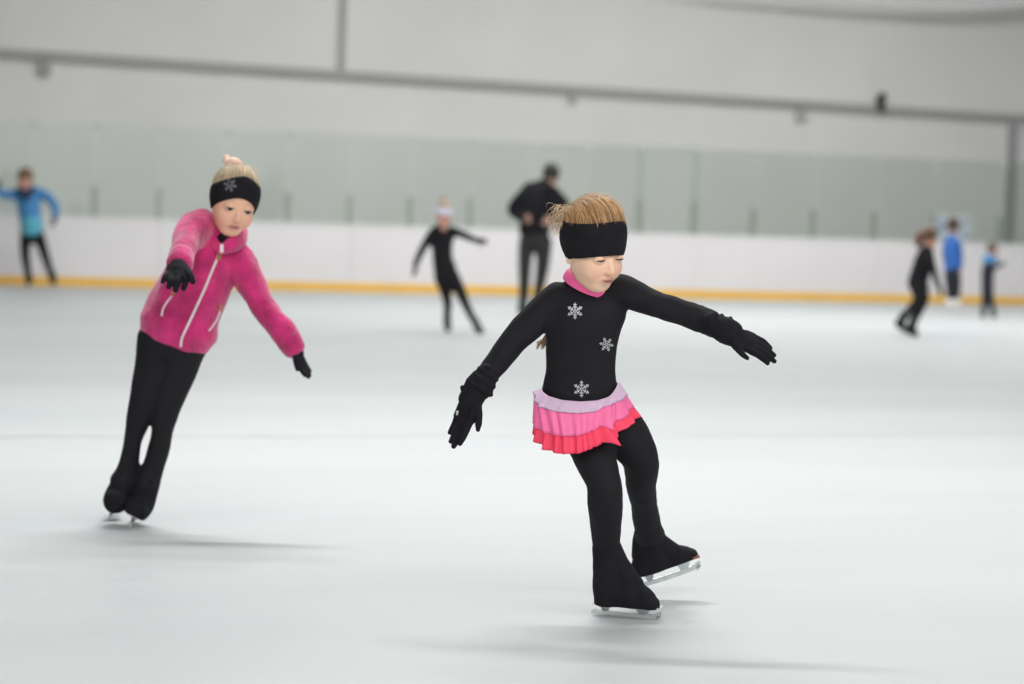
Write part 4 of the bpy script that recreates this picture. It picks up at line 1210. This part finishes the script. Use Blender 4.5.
# (d) crouching girl at the right
def ex_d(f, H, pt, per, hr):
    mb = MB(); q = H.w(np.array([[.0, .38, .1], [.0, .42, -.08], [.0, .40, -.35], [0, .36, -.55]])); tube(mb, [(*a, r_) for a, r_ in zip(q, (.04, .05, .045, .02))], n=12)
    me = make_mesh('pony_tail', *mb.arrays()); set_col(me, np.tile(np.array((.16, .075, .04)), (len(me.vertices), 1))); pt('pony_tail', me, 'hair', hr)
distant(24.2, (928.5, 238, 21, 62, 18, 0, 0),
        [[(918, 281, 0, 9, 10.5), (920.5, 272, 0, 8.5, 10), (924, 261, 0, 8.5, 10), (926, 253, 0, 7.5, 8.5), (927, 248, 0, 5, 6)],
         [(929, 256, -.1, 4.6), (933, 268, -.14, 3.8), (936, 279, -.16, 3.2), (938.5, 286, -.16, 2.8)],
         [(921, 256, .1, 4.6), (918, 266, .14, 3.8), (921, 276, .15, 3.2), (924, 282, .12, 2.8)]],
        [[(917.5, 285, 0, 9.5, 10.5), (919, 277, 0, 9, 10)], [(918, 286, -.05, 7, 8), (923, 298, -.08, 6, 6.2), (919, 310, -.06, 5, 5), (914, 321, -.05, 4.2, 4)],
         [(917, 287, .08, 7, 7.5), (919, 299, .10, 6, 6), (911, 309, .10, 4.8, 4.6), (904, 317, .10, 4, 3.8)]],
        'girl in black leaning into a stride with brown hair, right of the front skater', 'black_stretch', 'black_stretch', None,
        (lambda a: -.5 + .95 * cosz(a) ** 3, .08, (0.07, 0.03, 0.018), (0.17, 0.08, 0.04)),
        [(938, 285, -.16, 941, 292.5, -.17, X_(.6, -1, .2), .13), (924, 282, .12, 927, 289, .1, X_(.6, 1, .2), .13)],
        [([(914, 319, -.05, 4.6), (911, 329, -.05, 5)], [(910, 330, -.05, 4.4), (916, 334, -.07, 3.6)], (907.5, 335.6, -.05), (919, 338, -.07)),
         ([(904, 315, .10, 4.4), (900, 324, .10, 4.8)], [(898, 323, .10, 4.2), (905, 329, .10, 3.4)], (895.5, 326.5, .1), (906, 334, .1))],
        'black_cover', glovemat='black_knit', extra=ex_d, base_px=(911, 336), skin=(0.62, 0.32, 0.22))
# (e) skater in royal blue by the barrier
distant(29.9, (953, 227, 18, 150, 5, 0, 0),
        [[(952.5, 270, 0, 7.5, 8.5), (952, 258, 0, 7.5, 8.2), (951.5, 247, 0, 7.5, 8.2), (952, 240, 0, 6.5, 7), (953, 236, 0, 4, 4)],
         [(946.5, 242, .03, 3.4), (945, 253, .05, 3), (946, 262, .08, 2.7), (949, 268, .14, 2.5)],
         [(958, 242, .03, 3.4), (960, 252, .03, 3), (960.5, 261, .0, 2.7), (960, 268, -.03, 2.4)]],
        [[(952.5, 275, 0, 7.5, 8.4), (952.5, 266, 0, 7.5, 8.3)], [(949, 276, 0, 5.2, 5), (949.5, 286, 0, 4.2, 4), (949.5, 294, 0, 3.6, 3.4), (949.5, 300, 0, 3, 3)],
         [(956.5, 276, 0, 5.2, 5), (957, 286, 0, 4.2, 4), (957, 294, 0, 3.6, 3.4), (957, 300, 0, 3, 3)]],
        'skater in a royal blue jacket facing the barrier at the right', 'royal', 'dark_navy', None,
        (lambda a: -.55 + 1.0 * cosz(a) ** 3, .09, (0.03, 0.018, 0.014), (0.09, 0.045, 0.03)),
        [(949, 268, .14, 952, 272, .2, X_(0, .3, 1), .12), (960, 268, -.03, 960, 276, -.04, X_(0, 1, 0), .12)],
        [([(949.5, 299, 0, 3.2), (949.5, 303, 0, 3.4)], [(949.5, 303.5, -.03, 3), (949.5, 303, .10, 2.6)], (949.5, 307.6, -.08), (949.5, 306.5, .15)),
         ([(957, 299, 0, 3.2), (957, 303, 0, 3.4)], [(957, 303.5, -.03, 3), (957, 303, .10, 2.6)], (957, 307.8, -.08), (957, 306.7, .15))],
        'sole_white', base_px=(953, 307))
# (f) small child at the far right
def ex_f(f, H, pt, per, hr):
    mb = MB(); tube(mb, f.st([(986, 259, 0, 4.2), (990, 260, -.06, 4), (994, 259, 0, 4.2), (990, 257.5, .05, 4.2), (986, 259, 0, 4)]), (0, 0, 1), n=12)
    pt('scarf', make_mesh('scarf', *mb.arrays()), 'blue_shell')
distant(29.5, (992, 250.5, 15, 60, 5, 0, 0),
        [[(987.5, 294, 0, 6, 6.3), (987.5, 282, 0, 6, 6.2), (988, 271, 0, 6, 6.5), (989, 265, 0, 5.2, 5.6), (990.5, 260, 0, 3.4, 3.6)],
         [(990, 265, -.05, 3), (995, 267, -.10, 2.7), (999, 265.5, -.12, 2.3)],
         [(986, 266, .05, 3), (985, 274, .08, 2.7), (988, 280, .08, 2.3)]],
        [[(987.5, 297, 0, 6, 6.2), (987.5, 288, 0, 6, 6.2)], [(985, 297, 0, 4, 3.6), (984, 305, 0, 3.2, 3), (983.5, 312, 0, 2.7, 2.6)],
         [(990.5, 297, 0, 4, 3.6), (992, 305, 0, 3.2, 3), (993, 312, 0, 2.7, 2.6)]],
        'small child in dark clothes and a blue scarf at the right edge', 'dark_navy', 'dark_navy', None,
        (fringe, .07, (0.05, 0.035, 0.03), (0.14, 0.10, 0.07)),
        [(999, 265.5, -.12, 1003, 264, -.13, X_(0, 0, 1), .10), (988, 280, .08, 990, 284, .08, X_(1, 0, 0), .10)],
        [([(983.5, 310, 0, 3), (983.2, 314, 0, 3.1)], [(983.2, 314.5, .03, 2.8), (984, 315.5, -.07, 2.4)], (983, 318.5, .06), (984, 319.3, -.11)),
         ([(993, 310, 0, 3), (993.4, 314, 0, 3.1)], [(993.4, 314.5, .03, 2.8), (994.6, 315.5, -.07, 2.4)], (993.3, 318.8, .06), (995, 319.5, -.11))],
        'dark_green', glovemat='dark_navy', extra=ex_f, base_px=(988, 318))
